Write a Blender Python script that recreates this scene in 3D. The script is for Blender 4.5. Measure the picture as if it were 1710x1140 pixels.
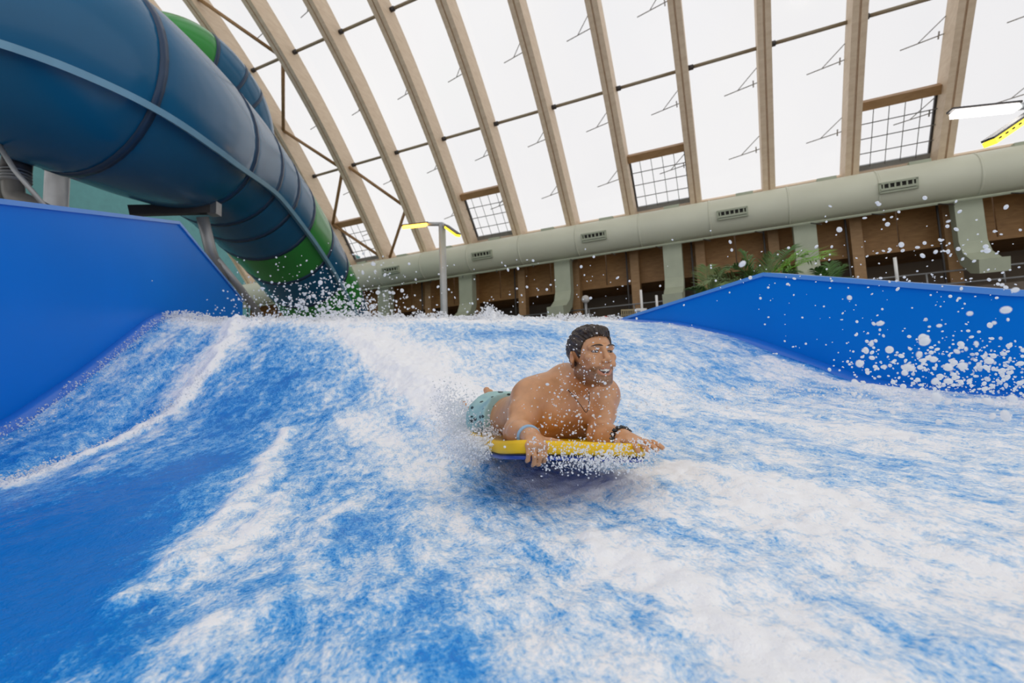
import bpy, math, random
import numpy as np
from math import radians, sin, cos, pi
from mathutils import Matrix, Vector
random.seed(7); RNG = np.random.default_rng(7)
for o in list(bpy.data.objects): bpy.data.objects.remove(o)
scene = bpy.context.scene
COL = scene.collection

# ------------------------------------------------------------------ camera, sky, exposure
CZ = 2.0                                   # camera height over the hall floor
FPX, PITCH, ROLL = 813.0, radians(5.5), radians(-2.2)
CAM = np.array([0.0, 0.0, CZ])
_f0, _r0, _u0 = np.array([0, 1., 0]), np.array([1., 0, 0]), np.array([0, 0, 1.])
FW = _f0*cos(PITCH) + _u0*sin(PITCH)
_u = _u0*cos(PITCH) - _f0*sin(PITCH)
RT = _r0*cos(ROLL) + _u*sin(ROLL)
UP = _u*cos(ROLL) - _r0*sin(ROLL)
cd = bpy.data.cameras.new('camera'); cam = bpy.data.objects.new('camera', cd); COL.objects.link(cam)
cam.matrix_world = Matrix(((RT[0], UP[0], -FW[0], CAM[0]), (RT[1], UP[1], -FW[1], CAM[1]), (RT[2], UP[2], -FW[2], CAM[2]), (0, 0, 0, 1)))
cd.sensor_width = 36.0; cd.lens = 36.0*FPX/1710.0; cd.clip_start = 0.02; cd.clip_end = 500
cd.dof.use_dof = True; cd.dof.focus_distance = 1.9; cd.dof.aperture_fstop = 3.2
scene.camera = cam

world = bpy.data.worlds.new('overcast_sky'); scene.world = world; world.use_nodes = True
nt = world.node_tree; nt.nodes.clear()
wo = nt.nodes.new('ShaderNodeOutputWorld'); bg = nt.nodes.new('ShaderNodeBackground')
tc = nt.nodes.new('ShaderNodeTexCoord'); nz = nt.nodes.new('ShaderNodeTexNoise'); cr = nt.nodes.new('ShaderNodeValToRGB')
nz.inputs['Scale'].default_value = 2.2; nz.inputs['Detail'].default_value = 4
cr.color_ramp.elements[0].position = .3; cr.color_ramp.elements[0].color = (.93, .92, .93, 1)
cr.color_ramp.elements[1].position = .7; cr.color_ramp.elements[1].color = (1, .985, .98, 1)
nt.links.new(tc.outputs['Generated'], nz.inputs['Vector']); nt.links.new(nz.outputs['Fac'], cr.inputs['Fac'])
nt.links.new(cr.outputs['Color'], bg.inputs['Color']); nt.links.new(bg.outputs['Background'], wo.inputs['Surface'])
bg.inputs['Strength'].default_value = .90
vs = scene.view_settings
vs.view_transform = 'Standard'; vs.look = 'None'; vs.gamma = 1; vs.use_curve_mapping = False; vs.exposure = 0.15

# ------------------------------------------------------------------ helpers
def ray(x, y):
    d = FW + RT*(x-855)/FPX + UP*(570-y)/FPX
    return d/d[1]
def at(x, y, d):                            # world point seen at photo position x, y, d metres ahead
    return CAM + ray(x, y)*d
WA = radians(24.41)                         # the glazed wall's heading
def W(t, w, h):                             # wall frame: t along the wall, w towards it, h over the camera
    return np.array([t*cos(WA)+w*sin(WA), -t*sin(WA)+w*cos(WA), CZ+h])
PHI = radians(16)                           # the wave's heading
RU, RV = np.array([cos(PHI), sin(PHI), 0]), np.array([-sin(PHI), cos(PHI), 0])
def R3(u, v, z): return RU*u + RV*v + np.array([0, 0, CZ+z])

MATS = {}
def mat(name, col, rough=.5, metal=0., var=.12, scale=3., bump=0., spec=.5, emit=None, estr=0., trans=0., coat=0., sss=0.):
    if name in MATS: return MATS[name]
    m = bpy.data.materials.new(name); m.use_nodes = True; t = m.node_tree; b = t.nodes['Principled BSDF']
    tcn = t.nodes.new('ShaderNodeTexCoord'); n = t.nodes.new('ShaderNodeTexNoise'); r = t.nodes.new('ShaderNodeValToRGB')
    n.inputs['Scale'].default_value = scale; n.inputs['Detail'].default_value = 5
    t.links.new(tcn.outputs['Object'], n.inputs['Vector']); t.links.new(n.outputs['Fac'], r.inputs['Fac'])
    r.color_ramp.elements[0].position = .25; r.color_ramp.elements[1].position = .75
    r.color_ramp.elements[0].color = tuple(max(0, c*(1-var)) for c in col)+(1,)
    r.color_ramp.elements[1].color = tuple(min(1, c*(1+var)) for c in col)+(1,)
    t.links.new(r.outputs['Color'], b.inputs['Base Color'])
    b.inputs['Roughness'].default_value = rough; b.inputs['Metallic'].default_value = metal
    b.inputs['Specular IOR Level'].default_value = spec; b.inputs['Coat Weight'].default_value = coat
    b.inputs['Transmission Weight'].default_value = trans; b.inputs['Subsurface Weight'].default_value = sss
    if emit: b.inputs['Emission Color'].default_value = emit+(1,); b.inputs['Emission Strength'].default_value = estr
    if bump:
        bp = t.nodes.new('ShaderNodeBump'); bp.inputs['Strength'].default_value = bump; bp.inputs['Distance'].default_value = .02
        t.links.new(n.outputs['Fac'], bp.inputs['Height']); t.links.new(bp.outputs['Normal'], b.inputs['Normal'])
    MATS[name] = m
    return m
def wood(name, c1, c2, rough=.55):
    m = mat(name, c1, rough); t = m.node_tree; b = t.nodes['Principled BSDF']
    tcn = t.nodes.new('ShaderNodeTexCoord'); mp = t.nodes.new('ShaderNodeMapping'); mp.inputs['Scale'].default_value = (2.2, 2.2, 9)
    n = t.nodes.new('ShaderNodeTexNoise'); n.inputs['Scale'].default_value = 1.2; n.inputs['Detail'].default_value = 7; n.inputs['Distortion'].default_value = .6
    r = t.nodes.new('ShaderNodeValToRGB'); r.color_ramp.elements[0].position = .3; r.color_ramp.elements[1].position = .7
    r.color_ramp.elements[0].color = c1+(1,); r.color_ramp.elements[1].color = c2+(1,)
    t.links.new(tcn.outputs['Object'], mp.inputs['Vector']); t.links.new(mp.outputs['Vector'], n.inputs['Vector'])
    t.links.new(n.outputs['Fac'], r.inputs['Fac']); t.links.new(r.outputs['Color'], b.inputs['Base Color'])
    return m

class MB:                                   # collects geometry and links it as ONE mesh object
    def __init__(s): s.v = []; s.f = []; s.n = 0
    def add(s, V, F):
        V = np.asarray(V, float).reshape(-1, 3); s.v.append(V); s.f += [tuple(int(i)+s.n for i in q) for q in F]; s.n += len(V); return s
    def box(s, c, ax, ay, az):              # centre and three half-axis vectors
        c, ax, ay, az = map(np.asarray, (c, ax, ay, az))
        V = [c+i*ax+j*ay+k*az for i in (-1, 1) for j in (-1, 1) for k in (-1, 1)]
        return s.add(V, [(0, 1, 3, 2), (4, 6, 7, 5), (0, 4, 5, 1), (2, 3, 7, 6), (0, 2, 6, 4), (1, 5, 7, 3)])
    def bar(s, a, b, w, h=None, up=(0, 0, 1)):
        a, b = np.asarray(a, float), np.asarray(b, float); d = b-a; L = np.linalg.norm(d); d = d/L
        up = np.asarray(up, float)
        if abs(d@up) > .98: up = np.array([1., 0, 0])
        x = np.cross(d, up); x /= np.linalg.norm(x); y = np.cross(x, d)
        return s.box((a+b)/2, d*L/2, x*w/2, y*(h or w)/2)
    def tube(s, pts, r, n=10, caps=True):
        P = np.asarray(pts, float); m = len(P); r = np.broadcast_to(np.asarray(r, float), (m,))
        T = np.gradient(P, axis=0); T /= np.linalg.norm(T, axis=1)[:, None]
        x = np.cross(T[0], [0, 0, 1.]);
        if np.linalg.norm(x) < .1: x = np.cross(T[0], [1., 0, 0])
        V = []; a = np.arange(n)*2*pi/n
        for i in range(m):
            x = x-T[i]*(x@T[i]); x /= np.linalg.norm(x); y = np.cross(T[i], x)
            V.append(P[i]+r[i]*(np.cos(a)[:, None]*x+np.sin(a)[:, None]*y))
        F = [(i*n+j, i*n+(j+1) % n, (i+1)*n+(j+1) % n, (i+1)*n+j) for i in range(m-1) for j in range(n)]
        if caps: F += [tuple(range(n-1, -1, -1)), tuple((m-1)*n+j for j in range(n))]
        return s.add(np.concatenate(V), F)
    def build(s, name, m, parent=None, smooth=False, origin=None):
        V = np.concatenate(s.v)
        me = bpy.data.meshes.new(name)
        off = np.zeros(3)
        if origin is not None: off = np.asarray(origin, float)
        elif parent is None: off = np.array([(V[:, 0].min()+V[:, 0].max())/2, (V[:, 1].min()+V[:, 1].max())/2, V[:, 2].min()])
        else: off = np.array(V.mean(0))
        me.from_pydata((V-off).tolist(), [], s.f); me.update()
        if smooth: me.polygons.foreach_set('use_smooth', [True]*len(me.polygons))
        if m: me.materials.append(m)
        o = bpy.data.objects.new(name, me); COL.objects.link(o)
        o.location = off
        if parent is not None:
            o.parent = parent; o.matrix_parent_inverse = Matrix.Translation(-world_loc(parent))
        return o
def world_loc(o):
    L = o.location.copy()
    if o.parent: L = Vector(o['_wl'])
    return L
_old_build = MB.build
def _b(s, *a, **k):
    o = _old_build(s, *a, **k)
    o['_wl'] = list(o.location); return o
MB.build = _b
def raw_mesh(name, V, F, m, parent=None, smooth=True, origin=None):
    b = MB(); b.add(V, F); return b.build(name, m, parent, smooth, origin)
def tag(o, label=None, cat=None, group=None, kind=None):
    if label: o['label'] = label
    if cat: o['category'] = cat
    if group: o['group'] = group
    if kind: o['kind'] = kind
    return o
def empty(name, loc, label=None, cat=None, group=None, kind=None):
    o = bpy.data.objects.new(name, None); COL.objects.link(o); o.location = loc; o.empty_display_size = .1
    o['_wl'] = list(loc)
    return tag(o, label, cat, group, kind)

def vnoise(x, y, seed=0):
    r = np.random.default_rng(seed); N = 256; L = r.random((N, N))
    xi, yi = np.floor(x).astype(int), np.floor(y).astype(int); fx, fy = x-xi, y-yi
    fx = fx*fx*(3-2*fx); fy = fy*fy*(3-2*fy); g = lambda a, b: L[a % N, b % N]
    return (g(xi, yi)*(1-fx)+g(xi+1, yi)*fx)*(1-fy)+(g(xi, yi+1)*(1-fx)+g(xi+1, yi+1)*fx)*fy
def fbm(x, y, o=4, seed=0):
    s = 0; a = .5
    for k in range(o): s = s+a*(vnoise(x, y, seed+k)-.5); x = x*2.03; y = y*2.03; a *= .55
    return s

# ------------------------------------------------------------------ materials
M_blue = mat('blue_wall_paint', (.0, .185, .70), .35, var=.06, scale=.8, spec=.1)
M_blue_edge = mat('blue_wall_trim', (.10, .30, .74), .3, var=.05)
M_beam = wood('pale_glulam', (.72, .56, .40), (.82, .67, .50))
M_beam_d = wood('brown_glulam', (.30, .17, .07), (.40, .24, .11))
M_panel = wood('brown_wood_panel', (.24, .12, .035), (.36, .19, .06))
M_duct = mat('pale_green_duct_paint', (.64, .66, .53), .45, var=.05, scale=.7)
M_duct2 = mat('green_grey_branch_paint', (.40, .44, .33), .5, var=.06)
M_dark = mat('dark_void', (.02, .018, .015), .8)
M_steel = mat('grey_steel', (.32, .33, .34), .4, .5)
M_steel_d = mat('dark_steel', (.06, .055, .055), .45, .4)
M_rod = mat('weathered_rod', (.30, .25, .17), .6)
M_conc = mat('grey_brown_concrete', (.16, .13, .105), .85, var=.25, scale=1.5)
M_white = mat('white_plastic', (.8, .8, .78), .5)

# ------------------------------------------------------------------ hall floor
fl = MB().box((0, 15, -.05), (45, 0, 0), (0, 45, 0), (0, 0, .05)).build('floor', mat('wet_pool_deck', (.22, .20, .17), .35, var=.2, scale=.6))
tag(fl, 'grey wet pool deck under the wave ramp', kind='structure')

# ------------------------------------------------------------------ glazed arched roof
H0 = 6.99; T0 = -18.5; TS = 2.5166
def prof(q): return 20-.775*q+.0092*q*q-.0033*q**3
def profn(q):                               # unit outward normal of the roof line in (w, h)
    dw = -.775+.0184*q-.0099*q*q; n = np.array([1., -dw]); return n/np.linalg.norm(n)
def roof(t, q, off=0.):
    n = profn(q); return W(t, prof(q)+n[0]*off, H0+q+n[1]*off)
TB = lambda i: T0+TS*i
ceil = empty('ceiling', W(-6, 18, 7), 'arched glazed roof on tan timber beams', kind='structure')
tdir = W(1, 0, 0)-W(0, 0, 0)
def beam(i):
    qs = np.linspace(-.35, 15.2, 26); b = MB()
    for side, wd in ((-1, .085), (1, .085)):  # two lamellas with a slot between
        V = []
        for q in qs:
            for s, o in ((-1, .42), (1, .42), (1, -.42), (-1, -.42)): V.append(roof(TB(i)+side*.115+s*wd, q, o))
        F = [(k*4+j, k*4+(j+1) % 4, (k+1)*4+(j+1) % 4, (k+1)*4+j) for k in range(25) for j in range(4)]
        F += [(3, 2, 1, 0), (100, 101, 102, 103)]
        b.add(V, F)
    V = []
    for q in qs:
        for s, o in ((-1, .40), (1, .40), (1, -.34), (-1, -.34)): V.append(roof(TB(i)+s*.04, q, o))
    b.add(V, [(k*4+j, k*4+(j+1) % 4, (k+1)*4+(j+1) % 4, (k+1)*4+j) for k in range(25) for j in range(4)])
    return b.build('roof_beam', M_beam, ceil)
BI = range(-3, 13)
for i in BI: beam(i)
ROWS = [0., 3.72, 7.19, 10.7, 14.6]
VENT = (0, 3, 6, 9)
M_pane = bpy.data.materials.new('clear_roof_film'); M_pane.use_nodes = True; t = M_pane.node_tree; t.nodes.clear()
po = t.nodes.new('ShaderNodeOutputMaterial'); px = t.nodes.new('ShaderNodeMixShader'); ptr = t.nodes.new('ShaderNodeBsdfTransparent'); pgl = t.nodes.new('ShaderNodeBsdfGlossy')
pn = t.nodes.new('ShaderNodeTexNoise'); pr = t.nodes.new('ShaderNodeValToRGB'); pn.inputs['Scale'].default_value = .6
pr.color_ramp.elements[0].color = (.93, .935, .945, 1); pr.color_ramp.elements[1].color = (.98, .98, .98, 1)
t.links.new(pn.outputs['Fac'], pr.inputs['Fac']); t.links.new(pr.outputs['Color'], ptr.inputs['Color'])
px.inputs['Fac'].default_value = .04; pgl.inputs['Roughness'].default_value = .1
t.links.new(ptr.outputs[0], px.inputs[1]); t.links.new(pgl.outputs[0], px.inputs[2]); t.links.new(px.outputs[0], po.inputs['Surface'])
def strip(t0, t1, q0, q1, off, thick, n):
    V = []; qs = np.linspace(q0, q1, n+1)
    for q in qs:
        for tt, o in ((t0, off), (t1, off), (t1, off+thick), (t0, off+thick)): V.append(roof(tt, q, o))
    F = [(k*4+j, k*4+(j+1) % 4, (k+1)*4+(j+1) % 4, (k+1)*4+j) for k in range(n) for j in range(4)]+[(3, 2, 1, 0), tuple(n*4+j for j in range(4))]
    return V, F
for i in BI:
    if i+1 not in BI: continue
    for r in range(4):
        q0 = 1.75 if (r == 0 and i in VENT) else ROWS[r]
        V, F = strip(TB(i)+.2, TB(i+1)-.2, q0, ROWS[r+1], .30, .004, 5)
        F = [f for k, f in enumerate(F) if k % 4 == 0 and k < 20]     # a single film skin
        raw_mesh('pane', V, F, M_pane, ceil, True)
        if r > 0:
            a, b_ = roof(TB(i)+.2, ROWS[r], .22), roof(TB(i+1)-.2, ROWS[r], .22)
            MB().tube([a, (a+b_)/2, b_], .06, 8).build('purlin', M_rod, ceil, True)
            MB().tube([roof(TB(i)+.2, ROWS[r], .2), roof(TB(i)+.36, ROWS[r], .2)], .09, 8).build('purlin_socket', M_steel_d, ceil, True)
    V, F = strip(TB(i)+.2, TB(i+1)-.2, -.30, -.02, .1, .2, 1)
    raw_mesh('sill', V, F, M_beam, ceil, False)
    for k in range(2):
        V, F = strip(TB(i)+.35+k*1.15, TB(i)+1.15+k*1.15, -.42, -.33, -.02, .12, 1)
        raw_mesh('sill_gap', V, F, M_beam_d, ceil, False)
# opener brackets standing on the film, on the left of each beam
brv = None
for i in BI:
    for q in (1.15, 2.9, 5.3, 7.9, 10.2):
        if i-1 not in BI: continue
        t = TB(i)-.2; b = MB()
        b.tube([roof(t, q, .36), roof(t-1.05, q-.12, .38)], .018, 5)
        b.tube([roof(t-.62, q-.07, .37), roof(t, q+.36, .37)], .016, 5)
        b.tube([roof(t-.12, q-.09, .36), roof(t-.12, q+.08, .36)], .022, 5)
        b.build('opener_bracket', mat('pale_bracket_steel', (.45, .44, .42), .5, .2), ceil)
# diagonal wind braces in the far left bays
q1, q2 = ROWS[2], ROWS[1]; qm1, qm2, qm0 = 5.45, 1.85, 9.0
for (ia, qa, ib, qb) in [(0, qm0, 1, q1), (1, q1, 0, qm1), (0, qm1, 1, q2), (1, q2, 0, qm2), (0, qm2, 1, .05), (1, q2, 2, qm2), (2, qm2, 1, .05), (0, qm0, 1, 10.7)]:
    MB().tube([roof(TB(ia)+(.2 if ib > ia else -.2), qa, -.1), roof(TB(ib)+(-.2 if ib > ia else .2), qb, -.1)], .075, 8).build('wind_brace', M_beam_d, ceil, True)
# vent windows with wire guards
M_wire = mat('grey_wire', (.18, .18, .17), .5, .4)
for k, i in enumerate(VENT):
    win = empty('window_%d' % (k+1), roof(TB(i)+TS/2, 0, 0), 'vent window with a wire guard low in the glazed roof', kind='structure')
    t0, t1 = TB(i)+.2, TB(i+1)-.2
    V, F = strip(t0, t1, 1.62, 1.84, -.05, .3, 1); raw_mesh('header_beam', V, F, M_beam_d, win, False)
    V, F = strip(t0+.04, t1-.04, .05, 1.6, .32, .004, 2)
    raw_mesh('pane', V, [f for q_, f in enumerate(F) if q_ % 4 == 0 and q_ < 8], M_pane, win)
    for (a0, a1, b0, b1) in ((t0, t0+.06, 0, 1.62), (t1-.06, t1, 0, 1.62), (t0, t1, 0., .14)):
        V, F = strip(a0, a1, b0, b1, .22, .1, 2); raw_mesh('window_frame', V, F, M_steel_d if a1-a0 < .1 else M_steel, win, False)
    for j in range(1, 5):
        tt = t0+(t1-t0)*j/5; MB().tube([roof(tt, .1, .12), roof(tt, .9, .12), roof(tt, 1.65, .12)], .012, 5).build('guard_wire', M_wire, win)
    for j in range(1, 4):
        q = .1+1.55*j/4; MB().tube([roof(t0, q, .12), roof(t1, q, .12)], .018, 5).build('guard_wire', M_wire, win)

# ------------------------------------------------------------------ back wall below the glazing
wb = MB().box(W(-4, 22.6, 2.2), tdir*24, W(0, .12, 0)-W(0, 0, 0), (0, 0, 4.2)).build('wall_back', mat('dark_back_wall', (.18, .14, .10), .8, var=.2, scale=.8))
tag(wb, 'dark recessed back wall behind the timber columns', kind='structure')
nrm = W(0, 1, 0)-W(0, 0, 0)
for i in BI:
    MB().box(W(TB(i), 20.05, 2.5), tdir*.17, nrm*.2, (0, 0, 4.5)).build('column', M_beam_d, wb)
    MB().tube([W(TB(i)-.3, 19.8, -1.), W(TB(i)-.3, 19.8, 6.6)], .035, 6).build('downpipe', M_steel_d, wb)
    if i+1 in BI:
        for k in range(2):
            c = TB(i)+TS*(k*.5+.25)
            MB().box(W(c, 20.3+.02*k, 5.42), tdir*(TS/4-.025), nrm*.04, (0, 0, 1.3)).build('wood_panel', M_panel, wb)
MB().box(W(-4, 21.4, 4.16), tdir*24, nrm*1.15, (0, 0, .05)).build('soffit', M_panel, wb)
tr = MB().box(W(-4, 21.0, .3), tdir*24, nrm*1.6, (0, 0, 2.3)).build('trim_1', M_conc)
tag(tr, 'grey brown raised terrace at the foot of the back wall', kind='structure')

# ------------------------------------------------------------------ main air duct
DC, DH, DR = 19.2, 5.97, .68
duct = empty('air_duct', W(-4, DC, DH-DR), 'long pale green round air duct running under the glazed roof', 'duct')
ts = np.arange(-29, 19, 2.5166)+.9
for k in range(len(ts)-1):
    MB().tube([W(ts[k]+.01, DC, DH), W((ts[k]+ts[k+1])/2, DC, DH), W(ts[k+1]-.01, DC, DH)], DR, 36, False).build('duct_section', M_duct, duct, True)
    MB().tube([W(ts[k]-.035, DC, DH), W(ts[k]+.035, DC, DH)], DR+.012, 36).build('seam_band', M_duct, duct, True)
    MB().box(W(ts[k]+1.2, DC-.1, DH+DR-.02), tdir*.28, nrm*.18, (0, 0, .06)).build('hanger_bracket', M_duct2, duct)
for tg in (-14.65, -9.69, -4.68, .33, 5.08):
    an = radians(-10); c = W(tg, DC-DR*cos(an)-.02, DH+DR*sin(an)); nx = -nrm*cos(an)+np.array([0, 0, sin(an)]); uz = np.cross(tdir, nx); uz /= np.linalg.norm(uz)
    if uz[2] < 0: uz = -uz
    g = MB()
    for sz in (-1, 1): g.box(c+uz*sz*.14, tdir*.5, uz*.03, nx*.05); g.box(c+tdir*sz*.47, tdir*.03, uz*.15, nx*.05)
    gr = g.build('grille', M_duct2, duct)
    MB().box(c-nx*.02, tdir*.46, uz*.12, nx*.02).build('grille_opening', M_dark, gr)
    for j in range(6): MB().box(c+tdir*(-.38+j*.15)+uz*.05, tdir*.02, uz*.07, nx*.04).build('fin', M_duct2, gr)
    MB().box(c-uz*.06+nx*.05, tdir*.46, uz*.035, nx*.03).build('deflector', M_duct2, gr)
for tg in (-15.6, -10.9, -6.25, -1.83, 2.55, 6.9):
    pts = [(0, DH-.3), (0, 4.6), (0, 3.9), (-.25, 3.4), (-.8, 3.05), (-1.3, 2.95)]
    V = []
    for j, (dw, h) in enumerate(pts):
        tn = np.array(pts[min(j+1, 5)])-np.array(pts[max(j-1, 0)]); tn = tn/np.linalg.norm(tn); nn = np.array([-tn[1], tn[0]])*.2
        for s, e in ((-1, -1), (1, -1), (1, 1), (-1, 1)): V.append(W(tg+s*.34, DC+.1+dw+nn[0]*e, h+nn[1]*e))
    raw_mesh('branch_duct', V, [(k*4+j, k*4+(j+1) % 4, (k+1)*4+(j+1) % 4, (k+1)*4+j) for k in range(5) for j in range(4)]+[(20, 21, 22, 23)], M_duct2, duct, False)
MB().tube([W(-28, DC-.3, DH-DR-.09), W(-4, DC-.3, DH-DR-.09), W(18, DC-.3, DH-DR-.09)], .045, 6).build('conduit', M_duct2, duct)
for tg in np.arange(-16, 8, 1.7):
    MB().tube([W(tg, DC-.3, DH-DR-.1), W(tg+.25, DC-.75, DH-DR-.32)], .02, 5).build('drip_rod', M_steel_d, duct)

# ------------------------------------------------------------------ wave ramp surface
_us = [-2.3, -1.86, -1.76, .7, 3.5]
_kn = [
    [(-2, -.52), (0, -.50), (2.5, -.42), (3.3, -.29), (3.9, -.13), (4.76, .25), (6.1, .93), (6.5, 1.0), (7.0, .92), (7.8, .4), (9, -.3)],
    [(-2, -.55), (0, -.52), (2, -.44), (3.1, -.33), (3.9, -.21), (4.7, .13), (6.1, .86), (6.5, .97), (7.0, .9), (7.8, .4), (9, -.3)],
    [(-2, -.57), (0, -.54), (2, -.47), (3.1, -.39), (3.9, -.28), (4.7, .05), (6.1, .84), (6.5, .96), (7.0, .9), (7.8, .4), (9, -.3)],
    [(-2, -.47), (0, -.41), (.7, -.395), (1.86, -.335), (3, -.17), (4, .13), (5, .50), (6.1, .90), (6.5, .96), (7.0, .9), (7.8, .4), (9, -.3)],
    [(-2, -.40), (0, -.30), (1.85, -.16), (2.75, -.06), (3.34, .18), (3.9, .40), (5, .70), (6.16, .90), (6.5, .94), (7.0, .88), (7.8, .4), (9, -.3)]]
_vg = np.arange(-2, 9.001, .03); _ug = np.arange(-2.7, 4.0, .03)
_ker = np.exp(-.5*(np.arange(-12, 13)/5.)**2); _ker /= _ker.sum()
_cols = []
for kn in _kn:
    c = np.interp(_vg, *zip(*kn)); c = np.convolve(np.pad(c, 12, mode='edge'), _ker, 'valid'); _cols.append(c)
_T = np.array([[np.interp(u, _us, [c[j] for c in _cols]) for j in range(0, len(_vg))] for u in _ug])
_Ts = np.array([np.convolve(np.pad(_T[:, j], 12, mode='edge'), _ker, 'valid') for j in range(_T.shape[1])]).T
_bl = np.clip((_ug+1.6)/.5, 0, 1)[:, None]; _T = _T*(1-_bl)+_Ts*_bl
def S(u, v):
    x = np.clip((np.asarray(u)-_ug[0])/.03, 0, len(_ug)-1.001); y = np.clip((np.asarray(v)+2)/.03, 0, len(_vg)-1.001)
    i, j = x.astype(int), y.astype(int); a, b = x-i, y-j
    return (_T[i, j]*(1-a)+_T[i+1, j]*a)*(1-b)+(_T[i, j+1]*(1-a)+_T[i+1, j+1]*a)*b
def hit(x, y):                              # where a line of sight meets the ramp: (u, v)
    d = ray(x, y); ds = np.concatenate([np.arange(.3, 8, .01)])
    u, v, z = d@RU*ds, d@RV*ds, d[2]*ds
    k = np.argmax(z < S(u, v))
    if k == 0: k = len(ds)-1 if not (z < S(u, v)).any() else 0
    return float(u[k]), float(v[k])
# foam streaks along and across the flow: polyline, half width, strength, ridge height
STROKES = [
    ([(430, 528), (385, 560), (345, 618), (300, 672), (245, 715), (160, 757), (80, 788), (0, 815)], .05, 1.2, .035),
    ([(425, 530), (385, 565), (345, 605), (300, 660)], .17, .8, .02),
    ([(300, 690), (230, 745), (140, 790)], .07, .5, .01),
    ([(250, 560), (170, 615), (80, 660), (0, 705)], .12, .5, .01),
    ([(300, 540), (210, 640), (100, 720), (0, 760)], .18, .25, 0),
    ([(470, 720), (440, 790), (390, 850), (290, 935), (200, 1000)], .06, .75, .02),
    ([(500, 800), (450, 860), (390, 900), (330, 960)], .08, .5, .01),
    ([(560, 850), (520, 930), (420, 1010), (300, 1090)], .07, .4, .01),
    ([(700, 600), (640, 570), (560, 545)], .30, .55, .01),
    ([(830, 745), (775, 700), (715, 655), (650, 600), (600, 560)], .16, 1.1, .03),
    ([(800, 690), (740, 650), (700, 620)], .28, .8, .03),
    ([(700, 790), (640, 740), (600, 700)], .15, .4, 0),
    ([(900, 800), (1000, 810), (1110, 790)], .09, .9, .01),
    ([(1000, 900), (1150, 1000), (1300, 1120)], .12, .45, .01),
    ([(1200, 800), (1450, 870), (1700, 960)], .22, .3, .01),
    ([(1050, 640), (1300, 700), (1650, 760)], .25, .3, 0),
    ([(1300, 600), (1450, 650), (1600, 672), (1710, 680)], .10, .5, .02),
    ([(340, 770), (220, 830), (120, 920), (40, 1080)], .22, -.62, 0),
    ([(90, 850), (30, 930), (0, 1000)], .2, -.5, 0),
    ([(560, 600), (480, 640), (420, 700)], .18, -.25, 0),
    ([(450, 960), (420, 1000)], .05, -.5, 0),
    ([(610, 860), (560, 920)], .08, -.45, 0),
    ([(760, 960), (700, 1010), (740, 1110)], .07, -.5, 0),
    ([(1050, 990), (1100, 1020)], .03, -.4, 0),
    ([(900, 556), (820, 556), (740, 560)], .3, -.35, 0),
    ([(1240, 562), (1320, 598), (1400, 628)], .14, -.9, 0),
    ([(270, 530), (250, 560), (120, 650)], .06, -.6, 0)]
STUV = [([hit(*p) for p in pl], w, s, h) for pl, w, s, h in STROKES]
def seg_dist(u, v, pl):
    best = np.full(u.shape, 1e9)
    for (a, b) in zip(pl[:-1], pl[1:]):
        a, b = np.array(a), np.array(b); d = b-a; L = max(d@d, 1e-9)
        h = np.clip(((u-a[0])*d[0]+(v-a[1])*d[1])/L, 0, 1)
        best = np.minimum(best, np.hypot(u-a[0]-d[0]*h, v-a[1]-d[1]*h))
    return best
NU, NV = 640, 700
uu = np.linspace(-2.34, 3.56, NU)
vv = np.concatenate([np.linspace(-1.2, .3, 60)[:-1], np.linspace(.3, 3, 360)[:-1], np.linspace(3, 7.6, 282)]); NV = len(vv)
U, V_ = np.meshgrid(uu, vv, indexing='ij')
wob = fbm(U*1.3, V_*.9, 3, 50)
Vp = np.clip(V_, .2, 6); foam = .30+.50*np.clip((U+.25+.27*Vp)/(.45+.3*Vp), -1, 1)+.55*fbm(U*1.1+3, V_*.45, 3, 10)
foam += .38*np.clip((V_-5.5)/.6, 0, 1)*np.clip(1-abs(V_-6.35)/.5, 0, 1)*3
ridge = np.zeros_like(U)
wu, wv = U+.16*fbm(U*5, V_*5, 4, 71), V_+.16*fbm(U*5, V_*5, 4, 91)
for pl, w, s, h in STUV:
    g = np.exp(-(seg_dist(wu, wv, pl)/w)**2); foam += s*g; ridge += h*g
Zs = S(U, V_)
amp = .25+.75*np.clip(foam, 0, 1)
crest = np.exp(-((V_-6.35)/.35)**2)
disp = .05*fbm(U*2.2, V_*1.1, 3, 20)+amp*(.04*fbm(U*8, V_*4.5, 4, 30)+.016*fbm(U*30, V_*22, 3, 40))+ridge*(1+1.2*fbm(U*9, V_*9, 3, 60))
disp += crest*(.10*np.abs(fbm(U*7, V_*6, 4, 77))+.03*fbm(U*30, V_*30, 3, 78))
_d = ray(818, 520); _pu = float(_d@RU/(_d@RV)*6.36)      # a spout standing on the crest
_sp = np.exp(-((U-_pu)/.11)**2-((V_-6.36)/.09)**2); disp += _sp*(.10+.45*np.abs(fbm(U*14, V_*14, 3, 131))); foam += 1.2*_sp
edge = np.clip((U+2.34)/.25, 0, 1)
Z = Zs+disp*(.3+.7*edge)
XY = U[..., None]*RU+V_[..., None]*RV
VW = XY.copy(); VW[..., 2] = Z+CZ
me = bpy.data.meshes.new('wave_water')
idx = np.arange(NU*NV).reshape(NU, NV)
Fq = np.stack([idx[:-1, :-1], idx[1:, :-1], idx[1:, 1:], idx[:-1, 1:]], -1).reshape(-1, 4)
def fast_mesh(me, V, F):
    me.vertices.add(len(V)); me.vertices.foreach_set('co', np.asarray(V, np.float32).ravel())
    k = F.shape[1]; me.loops.add(F.size); me.loops.foreach_set('vertex_index', F.astype(np.int32).ravel())
    me.polygons.add(len(F)); me.polygons.foreach_set('loop_start', np.arange(0, F.size, k, dtype=np.int32))
    me.polygons.foreach_set('use_smooth', np.ones(len(F), bool)); me.update(calc_edges=True); me.validate()
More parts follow.
